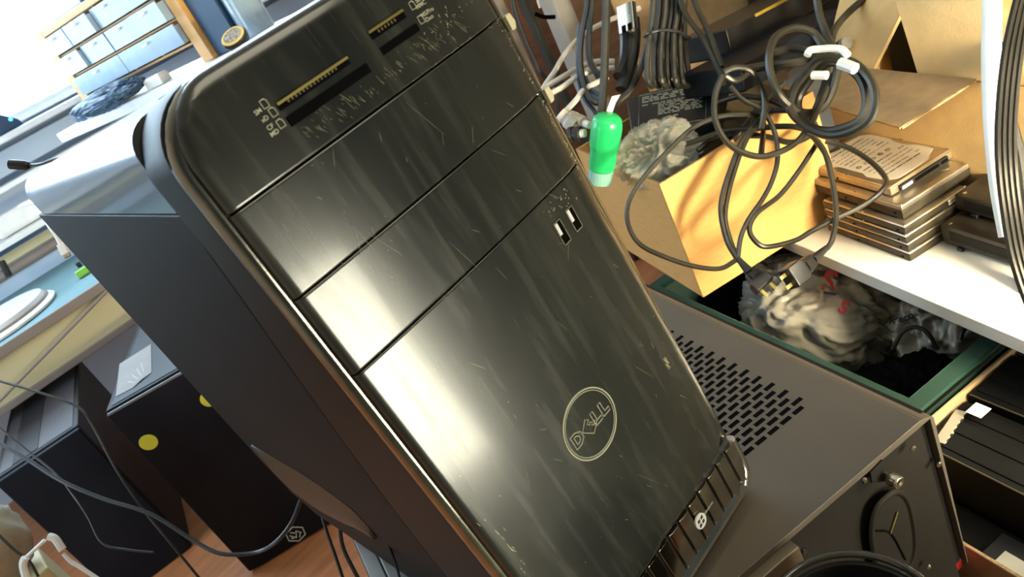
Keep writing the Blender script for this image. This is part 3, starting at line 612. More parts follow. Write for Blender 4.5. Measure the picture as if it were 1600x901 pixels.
def cable(name, label, cat, segs, r, m, dep=None, group=None, n=8):
    """segs: list of polylines of (px, py, depth) that share one cable"""
    b = MB()
    for s in segs: b.tube([ad(*p) for p in s], r, n=n)
    return tag(b.build(name, m, None, smooth=True), label, cat, group)
for pts, lb in ((((1000, 12, 1.28), (960, 28, 1.27), (930, 42, 1.25), (902, 62, 1.24), (880, 88, 1.22), (866, 112, 1.2), (852, 132, 1.2), (835, 160, 1.2)), 'white cable arching highest from the cable bundle to the tower'),
                (((960, 95, 1.2), (930, 96, 1.2), (900, 108, 1.19), (875, 122, 1.18), (852, 136, 1.18), (838, 148, 1.18)), 'white cable just below the arched one, ending at the tower'),
                (((960, 105, 1.16), (935, 108, 1.16), (902, 120, 1.15), (878, 136, 1.15), (856, 148, 1.14), (842, 156, 1.14)), 'lower straight white cable next to the tower edge'),
                (((950, 120, 1.12), (915, 138, 1.12), (900, 156, 1.12), (885, 172, 1.12), (876, 182, 1.12)), 'lowest white cable reaching the white plugs in the box')):
    cable('white_cable', lb, 'cable', [pts], 0.0042, M_wcable, group='white cables left of the box')

# contents of the first box
def blob_pile():
    tf = [(0.010, 0.010, 0.245, 0.262)]
pile = thing('adapter', 'black power adapter buried deepest in the cable box', 'adapter', frame(S(0.39, 0.560, SZ + 0.0045), SA))
MB().box((0, 0, 0), (0.225, 0.235, 0.135)).build('body', M_dark, pile, bevel=0.006)
MB().box((0.03, 0.03, 0.1352), (0.18, 0.20, 0.1362)).build('panel', M_blackcase, pile)
def bar(p, q, wdt, th, m, name, label, cat, up=(0, 0, 1), lift=0, bev=0.003, group=None):
    p = Vector(p); q = Vector(q); r = thing(name, label, cat, frame(p, q - p, z=up), group); L = (q - p).length
    MB().box((0, -wdt / 2, lift), (L, wdt / 2, lift + th)).build('body', m, r, bevel=bev); return r, L
n1 = at(985, 207, 'z', 0.0); n2 = at(1112, 190, 'z', 0.0); f1 = at(975, 150, 'z', 0.03); f2 = at(1130, 112, 'z', 0.03)
xa = (n2 - n1).normalized(); ya = ((f1 + f2) / 2 - (n1 + n2) / 2); za = xa.cross(ya).normalized(); za = za if za.z > 0 else -za
ad1 = thing('power_adapter', 'black power adapter with a printed white-on-black rating label', 'adapter', frame(n1, xa, z=za))
inv = ad1.matrix_basis.inverted(); q = [inv @ p for p in (n1, n2, f2, f1)]; sy = 1 if q[2].y > 0 else -1
WY = abs(q[2].y)
MB().prism([(0, 0, 0), ((n2 - n1).length, 0, 0), (q[2].x, q[2].y, 0), (q[3].x, q[3].y, 0)], (0, 0, -0.034)).build('body', M_dark, ad1, bevel=0.004)
lbp = [inv @ onplane(px, py, n1, za) for px, py in ((998, 203), (1103, 186), (1104, 128), (999, 150))]
lb0 = MB().tube([(p.x, p.y, 0.0006) for p in lbp], 0.0004, n=5, smooth=0, closed=True).build('label_border', M_silver, ad1)
def lq(u, v): a = lbp[0].lerp(lbp[1], u); c = lbp[3].lerp(lbp[2], u); return a.lerp(c, v)
tl = MB(); rr = random.Random(9)
for j in range(13):
    v = 0.34 + 0.048 * j; u = 0.30 if j < 7 else 0.05
    if j in (8,): continue
    while u < 0.93:
        l = 0.03 + 0.10 * rr.random(); a, c_, d_, e_ = lq(u, v), lq(min(u + l, .95), v), lq(min(u + l, .95), v + .026), lq(u, v + .026)
        tl.prism([(p.x, p.y, 0.0005) for p in (a, c_, d_, e_)], (0, 0, 0.0002)); u += l + 0.02 + (0.05 if rr.random() < .2 else 0)
tl.build('label_print', M_silver, ad1)
def tmat(u, v):
    p = lq(u, v); dx = (lq(u + .05, v) - p).normalized(); yv = Vector((-dx.y, dx.x, 0)); return Matrix(((dx.x, yv.x, 0, p.x), (dx.y, yv.y, 0, p.y), (0, 0, 1, 0.0006), (0, 0, 0, 1)))
text('approval_marks', 'CE', 0.020, M_silver, ad1, tmat(0.48, 0.16), depth=0.0002, bold=0.0004)
text('approval_marks', 'C', 0.013, M_silver, ad1, tmat(0.18, 0.15), depth=0.0002, bold=0.0003)
b = MB(); b.tube([lq(0.56 + 0.035 * cos(k * pi / 3), 0.42 + 0.06 * sin(k * pi / 3)) + Vector((0, 0, 0.0006)) for k in range(6)], 0.0006, n=5, smooth=0, closed=True)
b.tube([lq(x, y) + Vector((0, 0, .0006)) for x, y in ((.40, .36), (.46, .36), (.46, .48), (.40, .48))], 0.0006, n=5, smooth=0, closed=True); b.build('approval_marks', M_silver, ad1)

def capsule(name, label, cat, base, tip, r, m, group=None):
    base = Vector(base); tip = Vector(tip); L = (tip - base).length; x = (tip - base).normalized()
    o = thing(name, label, cat, frame(base, x, z=(0, 0, 1) if abs(x.z) < .9 else (1, 0, 0)), group)
    return o, L
gb, L = capsule('green_cap', 'bright green rounded plastic bottle cap sticking up from the cable box', 'cap', ad(940, 262, 1.07), ad(950, 180, 1.02), 0.02, M_green)
MB().lathe((0, 0, 0), (1, 0, 0), [(0.0005, 0), (0.0175, 0), (0.0190, 0.004), (0.0190, L * .38), (0.0205, L * .42), (0.0215, L * .50), (0.0215, L * .82), (0.0195, L * .93), (0.0145, L * 0.99), (0.006, L * 1.01), (0.0005, L * 1.01)], 36).build('cap_body', M_green, gb, bevel=0.0004)
MB().lathe((0, 0, 0), (1, 0, 0), [(0.0005, -0.02), (0.018, -0.02), (0.018, -0.0002), (0.0005, -0.0002)], 24).build('neck', mat('pale_green_clear', (0.25, 0.5, 0.42), 0.2, spec=0.7), gb)
# crumpled clear film
def crumple(name, label, cat, c, sx, sy_, sz, m, seed, parent=None, amp=0.35, sub=6):
    """a crumpled skin: ridged folds at several sizes"""
    bm = bmesh.new(); bmesh.ops.create_icosphere(bm, subdivisions=sub, radius=1)
    sh = Vector((seed, seed * 2.1, -seed))
    for v in bm.verts:
        p = v.co.copy(); wv = Vector((noise.noise(p * 1.3 + sh), noise.noise(p * 1.3 + sh * 2), noise.noise(p * 1.3 - sh))) * 0.7
        d = noise.noise(p * 1.2 + sh) * 0.5
        for fq, a in ((1.9, .42), (3.7, .22), (7.5, .11), (15, .05)): d += a * (0.35 - abs(noise.noise((p + wv) * fq + sh)))* 1.6
        p *= 1 + d * amp; v.co = Vector((p.x * sx, p.y * sy_, p.z * sz))
    me = bpy.data.meshes.new(name); bm.to_mesh(me); bm.free(); me.materials.append(m)
    for p in me.polygons: p.use_smooth = True
    o = bpy.data.objects.new(name, me); COL.objects.link(o); o.location = c
    return tag(o, label, cat)
crumple('plastic_film', 'crumpled clear plastic film bag lying at the front corner of the cable box', 'plastic bag', ad(1030, 240, 1.07), 0.056, 0.050, 0.042, M_film, 3.3, amp=0.75)
# white plugs and black plug left of the green cap
def plug(label, p, q, r, m, m2, group='small plugs left of the green cap'):
    o, L = capsule('plug', label, 'plug', p, q, r, m, group)
    MB().lathe((0, 0, 0), (1, 0, 0), [(0.0004, 0), (r, 0), (r, L * .3), (r * .8, L * .34), (r * .8, L * .5), (r, L * .54), (r * .95, L), (0.0004, L)], 18).build('housing', m, o, bevel=0.0005)
    MB().lathe((0, 0, 0), (1, 0, 0), [(0.0004, L), (r * .55, L), (r * .5, L * 1.35), (0.0004, L * 1.35)], 14).build('tip', m2, o)
plug('white cylindrical plug leaning beside the tower edge', ad(874, 178, 1.09), ad(896, 196, 1.09), 0.0105, M_white, mat('beige_plastic', (0.5, 0.42, 0.3), 0.5))
plug('beige round plug with white end, behind the black plug', ad(893, 182, 1.12), ad(914, 192, 1.08), 0.0095, mat('beige_plastic', (0.5, 0.42, 0.3), 0.5), M_white)
plug('black plug with white tip touching the green cap', ad(890, 210, 1.06), ad(908, 208, 1.05), 0.0110, M_dark, M_white)
# flat cable with silver plug, black loops, coiled bundle
fc = cable('cable_loop', 'black cable loop hanging farthest left over the cable box', 'cable', [[(918, -30, 1.12), (917, 10, 1.12), (908, 60, 1.12), (907, 100, 1.12), (915, 140, 1.12), (930, 160, 1.12), (945, 150, 1.13), (935, 120, 1.14), (922, 95, 1.14), (920, 60, 1.14), (924, 10, 1.14), (928, -30, 1.14)]], 0.0046, M_cable2, group='black cable loops at the box')
cable('cable_loop', 'thick vertical black cable right of the farthest left loop', 'cable', [[(948, -30, 1.08), (947, 30, 1.08), (945, 90, 1.08), (943, 140, 1.08), (940, 175, 1.09)]], 0.0062, M_cable, group='black cable loops at the box')
cable('cable_loop', 'dark cable curving down to the white paper tag', 'cable', [[(1012, 70, 1.1), (1000, 110, 1.1), (985, 140, 1.09), (965, 160, 1.09), (955, 178, 1.08)]], 0.0050, M_cable, group='black cable loops at the box')
cable('cable_loop', 'dark blue cable loops crossing low behind the green cap', 'cable', [[(905, 40, 1.15), (903, 110, 1.15), (912, 150, 1.14), (930, 175, 1.13), (935, 190, 1.13)], [(912, 130, 1.13), (925, 150, 1.12), (945, 165, 1.12)], [(914, 120, 1.13), (925, 140, 1.12), (942, 152, 1.12)]], 0.0034, mat('dark_blue_rubber', (0.02, 0.04, 0.075), 0.35), group='black cable loops at the box')
ub = thing('usb_plug', 'silver USB plug on a broad black cable above the white cables', 'plug', frame(ad(972, 22, 1.10), ad(995, 12, 1.08) - ad(972, 22, 1.10), z=-_f))
MB().box((-0.006, -0.028, -0.006), (0.022, 0.012, 0.004)).build('shell', M_screw, ub, bevel=0.0006)
MB().box((0.0, -0.0285, 0.0042), (0.007, -0.018, 0.0046)).build('shell_window', M_hole, ub)
MB().box((0.011, -0.0285, 0.0042), (0.018, -0.018, 0.0046)).build('shell_window', M_hole, ub)
cable('flat_cable', 'broad flat dark cable below the silver USB plug', 'cable', [[(975, 28, 1.12), (980, 60, 1.12), (978, 95, 1.12), (968, 120, 1.11)], [(988, 28, 1.12), (990, 60, 1.12), (985, 95, 1.12), (972, 140, 1.11)]], 0.0105, M_dark)
cb = thing('coiled_cable', 'bundle of black power cable folded in tight loops and tied round the middle', 'cable', ad(1040, 60, 1.08))
lb_ = MB()
for k in range(6):
    x0 = 1014 + k * 9.5; dp = 1.045 + 0.01 * (k % 2)
    lb_.tube(local(cb, [ad(x0 + 8, -30, dp), ad(x0 + 6, 20, dp), ad(x0 + 1, 55, dp), ad(x0 - 3 + k * 1.0, 100, dp), ad(x0 - 1 + k * 1.2, 126, dp), ad(x0 + 6 + k * 1.2, 134, dp + .012), ad(x0 + 10 + k, 120, dp + .03), ad(x0 + 8, 60, dp + .035), ad(x0 + 9, -30, dp + .035)]), 0.0043, n=8)
lb_.build('cord', M_cable, cb, smooth=True)
MB().tube(local(cb, [ad(1012, 53, 1.03), ad(1030, 47, 1.025), ad(1055, 48, 1.025), ad(1073, 56, 1.03), ad(1074, 60, 1.08), ad(1040, 55, 1.1), ad(1010, 58, 1.08)]), 0.0022, closed=True).build('tie', M_dark, cb, smooth=True)
tg = MB().prism([ad(948, 172, 1.04), ad(956, 150, 1.04), ad(970, 147, 1.04), ad(962, 160, 1.04), ad(955, 180, 1.04)], _f * 0.001).build('paper_tag', M_white); tag(tg, 'small white paper tag standing just above the green cap', 'tag')
# black devices and cardboard behind the loops
sb, L = bar(ad(1105, 95, 1.15), ad(1262, 8, 1.35), 0.085, 0.040, M_dark, 'black_object', 'long black device with a yellow orange stripe, behind the cable loops', 'device', up=(0, 0, 1))
MB().box((L * .25, 0.0426 - 0.086, 0.036), (L * .95, -0.0415, 0.0405)).build('yellow_stripe', M_yblack, sb)
sb2, L = bar(ad(1115, 150, 1.05), ad(1290, 52, 1.22), 0.10, 0.036, M_blackcase, 'black_object', 'flat black device directly under the thick tied cable loops', 'device')
sb3, L = bar(ad(1160, 30, 1.5), ad(1420, -60, 1.5), 0.35, 0.10, M_dark, 'black_object', 'dark device at the top edge, behind the striped one', 'device')
cd = MB().prism([S(0.62, 1.00, -0.18), S(0.90, 1.00, -0.18), S(0.92, 1.02, 0.34), S(0.60, 1.02, 0.34)], SB * 0.004).build('cardboard_sheet', M_card2); tag(cd, 'brown cardboard sheet behind the coiled cable bundle', 'cardboard')
for pts, lb in (([(1320, 70, 1.12), (1334, 62, 1.10), (1348, 50, 1.08)], 'upper black round connector with grey end, by the box flap'), ([(1300, 84, 1.08), (1312, 75, 1.06), (1324, 66, 1.04)], 'lower black round connector beside the thick white tie')):
    p, q = ad(*pts[0]), ad(*pts[2]); o = thing('round_connector', lb, 'connector', frame(p, q - p)); L = (q - p).length
    MB().lathe((0, 0, 0), (1, 0, 0), [(.0004, 0), (.008, 0), (.010, L * .4), (.010, L * .8), (.0004, L * .8)], 18).build('sleeve', M_dark, o, bevel=.0005)
    MB().lathe((0, 0, 0), (1, 0, 0), [(.0004, L * .8), (.0095, L * .8), (.0085, L), (.0004, L)], 18).build('end', mat('grey_rubber', (0.2, 0.2, 0.17), 0.5), o, bevel=.0005)

# the big loops of cable over the box
TK = thing('cable_coil', 'thick black cable coiled in large loops with white ties above the cardboard box', 'cable', ad(1290, 130, 0.95))
b = MB()
la = [(1287, 72), (1269, 50), (1237, 44), (1209, 62), (1202, 103), (1216, 144), (1241, 169), (1265, 176), (1288, 165), (1303, 134), (1309, 100), (1298, 78)]
b.tube(local(TK, [ad(x, y, 0.935 + 0.012 * sin(i)) for i, (x, y) in enumerate(la)]), 0.0051, closed=True)
lbb = [(1337, 100), (1360, 125), (1368, 156), (1359, 187), (1333, 205), (1300, 212), (1269, 203), (1247, 187), (1234, 168), (1240, 140), (1256, 116), (1280, 92), (1310, 92)]
b.tube(local(TK, [ad(x, y, 0.93 - max(0, x - 1240) / 130 * 0.085 + 0.006 * cos(i)) for i, (x, y) in enumerate(lbb)]), 0.0052, closed=True)
lcc = [(1316, 100), (1344, 122), (1354, 156), (1345, 185), (1322, 198), (1290, 204), (1258, 192), (1246, 160), (1262, 128), (1290, 100)]
b.tube(local(TK, [ad(x, y, 0.94 - max(0, x - 1240) / 130 * 0.085) for x, y in lcc]), 0.0052, closed=True)
b.tube(local(TK, [ad(1165, 108, 1.0), ad(1200, 102, 0.99), ad(1240, 97, 0.98), ad(1275, 90, 0.97), ad(1300, 88, .96)]), 0.0060)
b.tube(local(TK, [ad(1205, 82, 1.0), ad(1240, 76, 0.99), ad(1275, 84, 0.97), ad(1300, 96, .96)]), 0.0056)
b.tube(local(TK, [ad(1272, -40, 1.0), ad(1280, 20, 0.99), ad(1292, 55, 0.98), ad(1300, 80, 0.96), ad(1290, 130, 0.96), ad(1268, 190, .95)]), 0.0052)
b.tube(local(TK, [ad(1360, -10, 1.05), ad(1325, 20, 1.04), ad(1303, 48, 1.0), ad(1298, 75, 0.97)]), 0.0050)
b.build('cord', M_cable, TK, smooth=True)
for pts, r, m in (([(1261, 86), (1266, 78), (1281, 76), (1300, 75), (1315, 77), (1325, 86)], 0.0044, M_brightwhite), ([(1270, 117), (1281, 117), (1292, 117)], 0.0052, M_brightwhite), ([(1313, 98), (1324, 102), (1336, 107)], 0.0068, M_white)):
    MB().tube(local(TK, [ad(x, y, 0.893 - max(0, x - 1270) / 130 * 0.085) for x, y in pts]), r).build('tie', m, TK, smooth=True)
cable('cable_loop', 'slimmer black cable forming the round loop left of the tied coil', 'cable', [[(1131, 112, .94), (1150, 105, .94), (1172, 110, .945), (1190, 134, .95), (1195, 165, .95), (1190, 200, .955)], [(1128, 118, .93), (1117, 150, .925), (1118, 188, .92), (1134, 219, .92), (1159, 237, .92), (1191, 244, .92), (1225, 234, .92), (1250, 216, .925), (1268, 187, .93), (1287, 150, .94), (1302, 116, .95)], [(1133, 118, .935), (1150, 125, .94), (1172, 112, .95)]], 0.0038, M_cable)
cable('cable', 'pair of black cables coming down steeply from the top edge', 'cable', [[(1060, -20, 1.03), (1066, 8, 1.03), (1078, 32, 1.03), (1100, 62, 1.02), (1124, 110, 1.0), (1130, 130, .98)], [(1078, -20, 1.02), (1090, 14, 1.02), (1104, 42, 1.02), (1116, 72, 1.01), (1128, 104, 1.0)]], 0.0040, M_cable)
cable('cable', 'black cables lying across the top of the box behind the round loop', 'cable', [[(1040, 232, 1.04), (1080, 222, 1.02), (1130, 205, 1.0), (1180, 200, .99), (1235, 197, .96), (1270, 206, .93)], [(1080, 196, 1.05), (1120, 186, 1.03), (1170, 178, 1.0), (1225, 172, .97), (1262, 182, .95), (1280, 205, .945)], [(1120, 160, 1.05), (1160, 150, 1.02), (1215, 160, 1.0), (1262, 196, .96)], [(1085, 300, 1.09), (1118, 248, 1.04), (1150, 215, 1.0), (1185, 168, 1.0), (1225, 130, 1.0)], [(1090, 235, 1.02), (1120, 215, 1.02), (1190, 212, 1.0), (1240, 222, .98), (1285, 200, .98)], [(1190, 165, 1.02), (1193, 200, 1.0), (1189, 243, .93)]], 0.0038, M_cable)

def power_plug(parent, p0, p1, p2, wd, prong):
    """ribbed strain relief p0-p1, body p1-p2"""
    fr = frame(p1, p2 - p1, z=-_f); L = (p2 - p1).length
    inv = parent.matrix_basis.inverted(); m4 = inv @ fr
    d0 = (inv @ p0); d1 = inv @ p1
    MB().tube([d0, d1], lambda t: 0.0034 + 0.0026 * t + 0.0006 * (int(t * 10) % 2), n=10, smooth=0).build('strain_relief', M_dark, parent, smooth=True)
    b = MB(); b.loft([[m4 @ Vector((x, s1 * w_, s2 * h_)) for s1, s2 in ((-1, -1), (1, -1), (1, 1), (-1, 1))] for x, w_, h_ in ((0, wd * .28, .0045), (L * .12, wd * .32, .006), (L * .45, wd * .38, .008), (L * .55, wd * .5, .0095), (L, wd * .5, .0095))])
    bd = b.build('plug_body', M_dark, parent, bevel=0.002)
    b = MB()
    for s1 in (-.25, .25): b.box((L, s1 * wd - .0022, -.0007), (L + prong * .8, s1 * wd + .0022, .0007), m4)
    b.build('prong', M_gold, bd, bevel=0.0003)
    MB().box((L * .15, -wd * .2, .0085), (L * .40, wd * .2, .0092), m4).build('grip', M_case_rear, bd)
pc1 = thing('power_lead', 'thin black power cord looping left over the box, plug hanging at the shelf edge', 'power cord', ad(1150, 404, .93), 'power cords with hanging plugs')
b = MB()
for s in ([(1188, 178, .97), (1132, 180, .97), (1086, 197, .965), (1041, 238, .96), (1003, 280, .955), (982, 317, .95), (982, 351, .95), (1000, 381, .95), (1037, 400, .945), (1083, 415, .94), (1124, 419, .935), (1150, 406, .93)],
          [(1192, 170, .975), (1176, 195, .97), (1155, 228, .96), (1132, 291, .95), (1126, 329, .945), (1135, 374, .94), (1151, 403, .93)],
          [(1205, 168, .98), (1188, 190, .975), (1164, 222, .965), (1142, 285, .955), (1133, 335, .945), (1140, 372, .94), (1153, 402, .93)],
          [(1141, 134, .96), (1162, 156, .96), (1191, 172, .955), (1210, 205, .95), (1215, 245, .945), (1207, 280, .94), (1192, 310, .94), (1171, 340, .935), (1158, 368, .93), (1153, 400, .93)]):
    b.tube(local(pc1, [ad(*p) for p in s]), 0.0032)
b.build('cord', M_cable, pc1, smooth=True)
power_plug(pc1, ad(1152, 402, .93), ad(1171, 424, .92), ad(1196, 447, .91), 0.027, 0.012)
pc2 = thing('power_lead', 'thin black power cord passing over the drives, its plug lying before the shelf', 'power cord', ad(1290, 390, .90), 'power cords with hanging plugs')
b = MB()
for s in ([(1262, 205, .95), (1286, 232, .94), (1298, 272, .93), (1305, 311, .92), (1306, 344, .91), (1300, 374, .90), (1292, 388, .90)],
          [(1272, 215, .95), (1292, 245, .94), (1301, 285, .93), (1307, 325, .92)],
          [(1290, 220, .955), (1325, 230, .95), (1358, 250, .94), (1380, 272, .93), (1384, 288, .92), (1366, 308, .915), (1339, 325, .915), (1311, 338, .915), (1269, 360, .92), (1242, 375, .925), (1200, 385, .93), (1182, 378, .93), (1171, 358, .935), (1182, 333, .94), (1218, 305, .95), (1246, 270, .955), (1266, 240, .96), (1280, 218, .96)]):
    b.tube(local(pc2, [ad(*p) for p in s]), 0.0033)
b.build('cord', M_cable, pc2, smooth=True)
power_plug(pc2, ad(1292, 386, .90), ad(1270, 405, .89), ad(1232, 436, .87), 0.026, 0.012)

# white cable and black ribbon at the right edge
wc = MB().tube([ad(1549, -60, .80), ad(1550, 0, .79), ad(1549, 100, .78), ad(1553, 200, .77), ad(1562, 290, .77), ad(1576, 368, .77)], 0.0092, n=14)
tag(wc.build('white_cable', M_brightwhite, smooth=True), 'thick white sheathed cable hanging down at the right edge', 'cable')
rb = thing('ribbon_cable', 'flat bundle of four ribbed black cables right of the thick white one', 'cable', ad(1580, 200, .70))
for k in range(4):
    o8 = k * 8.5 - 10
    MB().tube(local(rb, [ad(1612 + o8 * .7, -60, .70), ad(1594 + o8 * .9, 10, .70), ad(1580 + o8, 80, .70), ad(1571 + o8, 160, .70), ad(1569 + o8, 240, .69), ad(1578 + o8, 330, .69), ad(1596 + o8, 420, .68), ad(1640 + o8, 540, .68)]), 0.0027, n=8).build('wire', M_wire, rb, smooth=True)
cable('cable', 'black cable hanging behind the ribbed bundle at the right edge', 'cable', [[(1572, -40, .82), (1566, 60, .82), (1568, 150, .82), (1590, 240, .82), (1600, 330, .82), (1604, 460, .82)]], 0.0075, M_dark)

# green bin between the flat case and the shelf
bn = thing('plastic_bin', 'dark green plastic bin between flat grey case and white shelf', 'bin', frame(K(0.135, 0.156, ZF + 0.0003), -U))
yy = (bn.matrix_basis.to_3x3().inverted() @ V).y; BH = -0.25 - ZF; LX_, LY_ = 0.42, 0.50
b = MB()
for lo, hi in (((0, 0, 0), (LX_, 0.004, BH)), ((0, LY_ - .004, 0), (LX_, LY_, BH)), ((0, .004, 0), (.004, LY_ - .004, BH)), ((LX_ - .004, .004, 0), (LX_, LY_ - .004, BH)), ((.004, .004, 0), (LX_ - .004, LY_ - .004, .004))):
    b.box(lo, hi)
b.build('tub', M_bin, bn)
b = MB(); R0 = [(-.004, -.004), (LX_ + .004, -.004), (LX_ + .004, LY_ + .004), (-.004, LY_ + .004)]; R1 = [(.014, .020), (LX_ - .026, .020), (LX_ - .026, LY_ - .020), (.014, LY_ - .020)]
for i in range(4):
    j = (i + 1) % 4; b.prism([(R0[i][0], R0[i][1], BH - .006), (R0[j][0], R0[j][1], BH - .006), (R1[j][0], R1[j][1], BH - .006), (R1[i][0], R1[i][1], BH - .006)], (0, 0, .010))
b.build('rim', mat('green_rim_plastic', (0.009, 0.035, 0.024), 0.45, nscale=12, namt=0.2), bn, bevel=0.003)
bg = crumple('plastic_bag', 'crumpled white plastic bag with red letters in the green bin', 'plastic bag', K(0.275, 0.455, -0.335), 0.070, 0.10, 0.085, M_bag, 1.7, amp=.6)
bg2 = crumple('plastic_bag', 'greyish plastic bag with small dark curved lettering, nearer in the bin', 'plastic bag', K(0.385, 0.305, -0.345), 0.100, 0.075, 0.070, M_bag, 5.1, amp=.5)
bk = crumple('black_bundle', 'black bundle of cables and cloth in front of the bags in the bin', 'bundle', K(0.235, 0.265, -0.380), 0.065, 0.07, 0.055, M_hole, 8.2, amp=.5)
def facing_text(name, s, size, m, root, P, ang, tilt=0.0):
    z = (CAM - P).normalized(); x = (_r * cos(ang) - _d * sin(ang)); x = (x - z * x.dot(z)).normalized(); y = z.cross(x)
    mt = Matrix(((x.x, y.x, z.x, P.x), (x.y, y.y, z.y, P.y), (x.z, y.z, z.z, P.z), (0, 0, 0, 1)))
    return text(name, s, size, m, root, root.matrix_basis.inverted() @ mt, depth=0.0004, bold=0.0006)
def hit(o, px, py, lift=0.003):
    bpy.context.view_layer.update(); inv = o.matrix_basis.inverted(); c = inv @ CAM; d = inv.to_3x3() @ ray(px, py)
    ok, loc, nn, ix = o.ray_cast(c, d.normalized()); 
    return (o.matrix_basis @ loc) - ray(px, py).normalized() * lift if ok else None
for s, px, py, sz, ang in (('S', 1296, 441, 0.044, radians(-12)), ('I', 1290, 425, 0.028, radians(80)), ('I', 1299, 458, 0.026, radians(80)), ('S', 1318, 480, 0.026, radians(-25))):
    P = hit(bg, px, py)
    if P: facing_text('red_letter', s, sz, M_red if sz > .03 or s == 'S' else M_ink, bg, P, ang)
for i, ch in enumerate('sameco.co'):
    px, py = 1385 + i * 7.5, 498 - 2.2 * max(0, i - 3) ** 1.35 + (1 if i < 3 else 0); P = hit(bg2, px, py)
    if P: facing_text('dark_letter', ch, 0.013, M_ink, bg2, P, radians(5 + i * 5))
tag(MB().tube([ad(1395, 545, .98), ad(1410, 518, .97), ad(1430, 510, .96), ad(1450, 520, .95), ad(1465, 545, .95)], 0.0028).build('cable', M_dark, smooth=True), 'black cable arching over the grey bag in the bin', 'cable')
tag(MB().tube([ad(1500, 530, .93), ad(1505, 515, .93), ad(1518, 505, .93), ad(1540, 512, .92)], 0.0032).build('cable', M_dark, smooth=True), 'short black cable at the bin corner below the shelf', 'cable')

# open cardboard box at the lower right with black drive cages
sg9 = frame(O, -U).to_3x3().inverted() @ V; sg9 = sg9.y
B3 = open_box('cardboard_box', 'cardboard box at lower right holding black drive cages', K(0.034, -0.20, ZF + 0.0003), -U, 0.40, 0.352, -0.262 - ZF, m=M_card2)  # walls take the darker cardboard as painted shade
def cage(label, p0, p1, q0, q1, zt, h_):
    r = thing('drive_cage', label, 'drive cage', frame(K(p0, q0, zt - h_), -U), 'black drive cages in the lower right box')
    L, W = p1 - p0, q1 - q0
    MB().box((0, 0, 0), (L, W, h_)).build('body', M_cage, r, bevel=0.0015)
    for k in range(3): MB().box((L * .12 + k * L * .30, 0.004, h_), (L * .12 + k * L * .30 + L * .2, W - .004, h_ + .0014)).build('raised_rib', M_cage, r, bevel=0.0006)
    MB().tube([(0.001, 0.002, h_), (0.001, W - .002, h_)], 0.0009, smooth=0).build('edge_strip', mat('brown_edge', (0.10, 0.08, 0.05), 0.4, 0.4), r)  # lighter brown strip along one top edge
    for x, y in ((0.003, W * .3), (L * .5, 0.004), (L - .004, W * .6)): MB().lathe((x, y, h_ + .0012), (0, 0, 1), [(.0002, 0), (.0018, 0), (.0012, .0008), (.0002, .0009)], 10).build('rivet', M_steel, r)
    return r
c1 = cage('black drive cage nearest the box corner, with white square sticker', 0.118, 0.195, -0.030, 0.146, -0.272, 0.09)
c2 = cage('black drive cage second from the left in the box', 0.199, 0.275, -0.060, 0.146, -0.266, 0.09)
c3 = cage('black drive cage farthest right in the box', 0.279, 0.365, -0.080, 0.146, -0.268, 0.09)
jn = thing('dark_filler', 'added low black block darkening the near side of the lower right box', 'filler', frame(K(0.040, 0.146 if sg9 < 0 else -0.190, ZF + 0.006), -U))  # block added to keep the gap beside the cages dark
MB().box((0, 0, 0), (0.073, 0.335, 0.118)).build('body', M_cage, jn, bevel=0.003)
MB().box((0.006, 0.01, 0.1182), (0.067, 0.32, 0.1205)).build('cover', M_cage, jn, bevel=0.001)
sk = at(1529, 640, 'z', -0.2635); stp = MB().box((-.0085, -.0085, 0), (.0085, .0085, .0004)).build('blank_sticker', M_white, None); stp.parent = c2
stp.matrix_local = c2.matrix_basis.inverted() @ frame(Vector((sk.x, sk.y, -0.2638)), -U)
tn = thing('connector_block', 'translucent grey connector block at the cage edge', 'connector', frame(at(1468, 690, 'z', -0.27), at(1502, 640, 'z', -0.27) - at(1468, 690, 'z', -0.27)))
Lc = (at(1502, 640, 'z', -0.27) - at(1468, 690, 'z', -0.27)).length
MB().box((0, -.006, -.012), (Lc, .006, 0)).build('block', mat('smoky_clear', (0.30, 0.27, 0.20), 0.25), tn, bevel=.001)
for k in range(6): MB().box((.004 + k * Lc / 6.5, -.0065, -.006), (.008 + k * Lc / 6.5, -.0055, .0004)).build('slot', M_dark, tn)
wl = thing('circuit_board', 'small board with pale label lying below the drive cages', 'circuit board', frame(K(0.048, 0.00, -0.3295), -U))
MB().box((0, 0, 0), (0.055, 0.05, 0.004)).build('board', M_dark, wl, bevel=.0006)
MB().box((0.008, 0.006, 0.0042), (0.038, 0.036, 0.005)).build('pale_label', mat('grey_paper', (0.42, 0.42, 0.38), 0.5), wl)
tag(MB().box((0, 0, 0), (0.08, 0.012, 0.03)).build('red_part', M_red, None, bevel=.001), 'small red piece at the bottom right edge of the picture', 'part').matrix_world = frame(at(1505, 884, 'z', -0.285), V)
# round glossy rim at the very bottom
rim = thing('round_container', 'tall round black container with a glossy rim at the bottom edge of the picture', 'container', Matrix.Translation(Vector((0.110, -0.109, ZF + 0.0003))))
HR = -0.03 - ZF; RR = 0.0510
MB().lathe((0, 0, 0), (0, 0, 1), [(.0004, 0), (RR * .85, 0), (RR - .002, HR - .006), (RR - .005, HR - .006), (RR * .8, 0.006), (.0004, 0.006)], 64).build('wall', M_dark, rim)
MB().tube([(RR * cos(2 * pi * k / 48), RR * sin(2 * pi * k / 48), HR - .002) for k in range(48)], 0.0024, n=10, smooth=0, closed=True).build('rim', mat('glossy_black', (0.03, 0.027, 0.02), 0.12, spec=.8), rim, smooth=True)

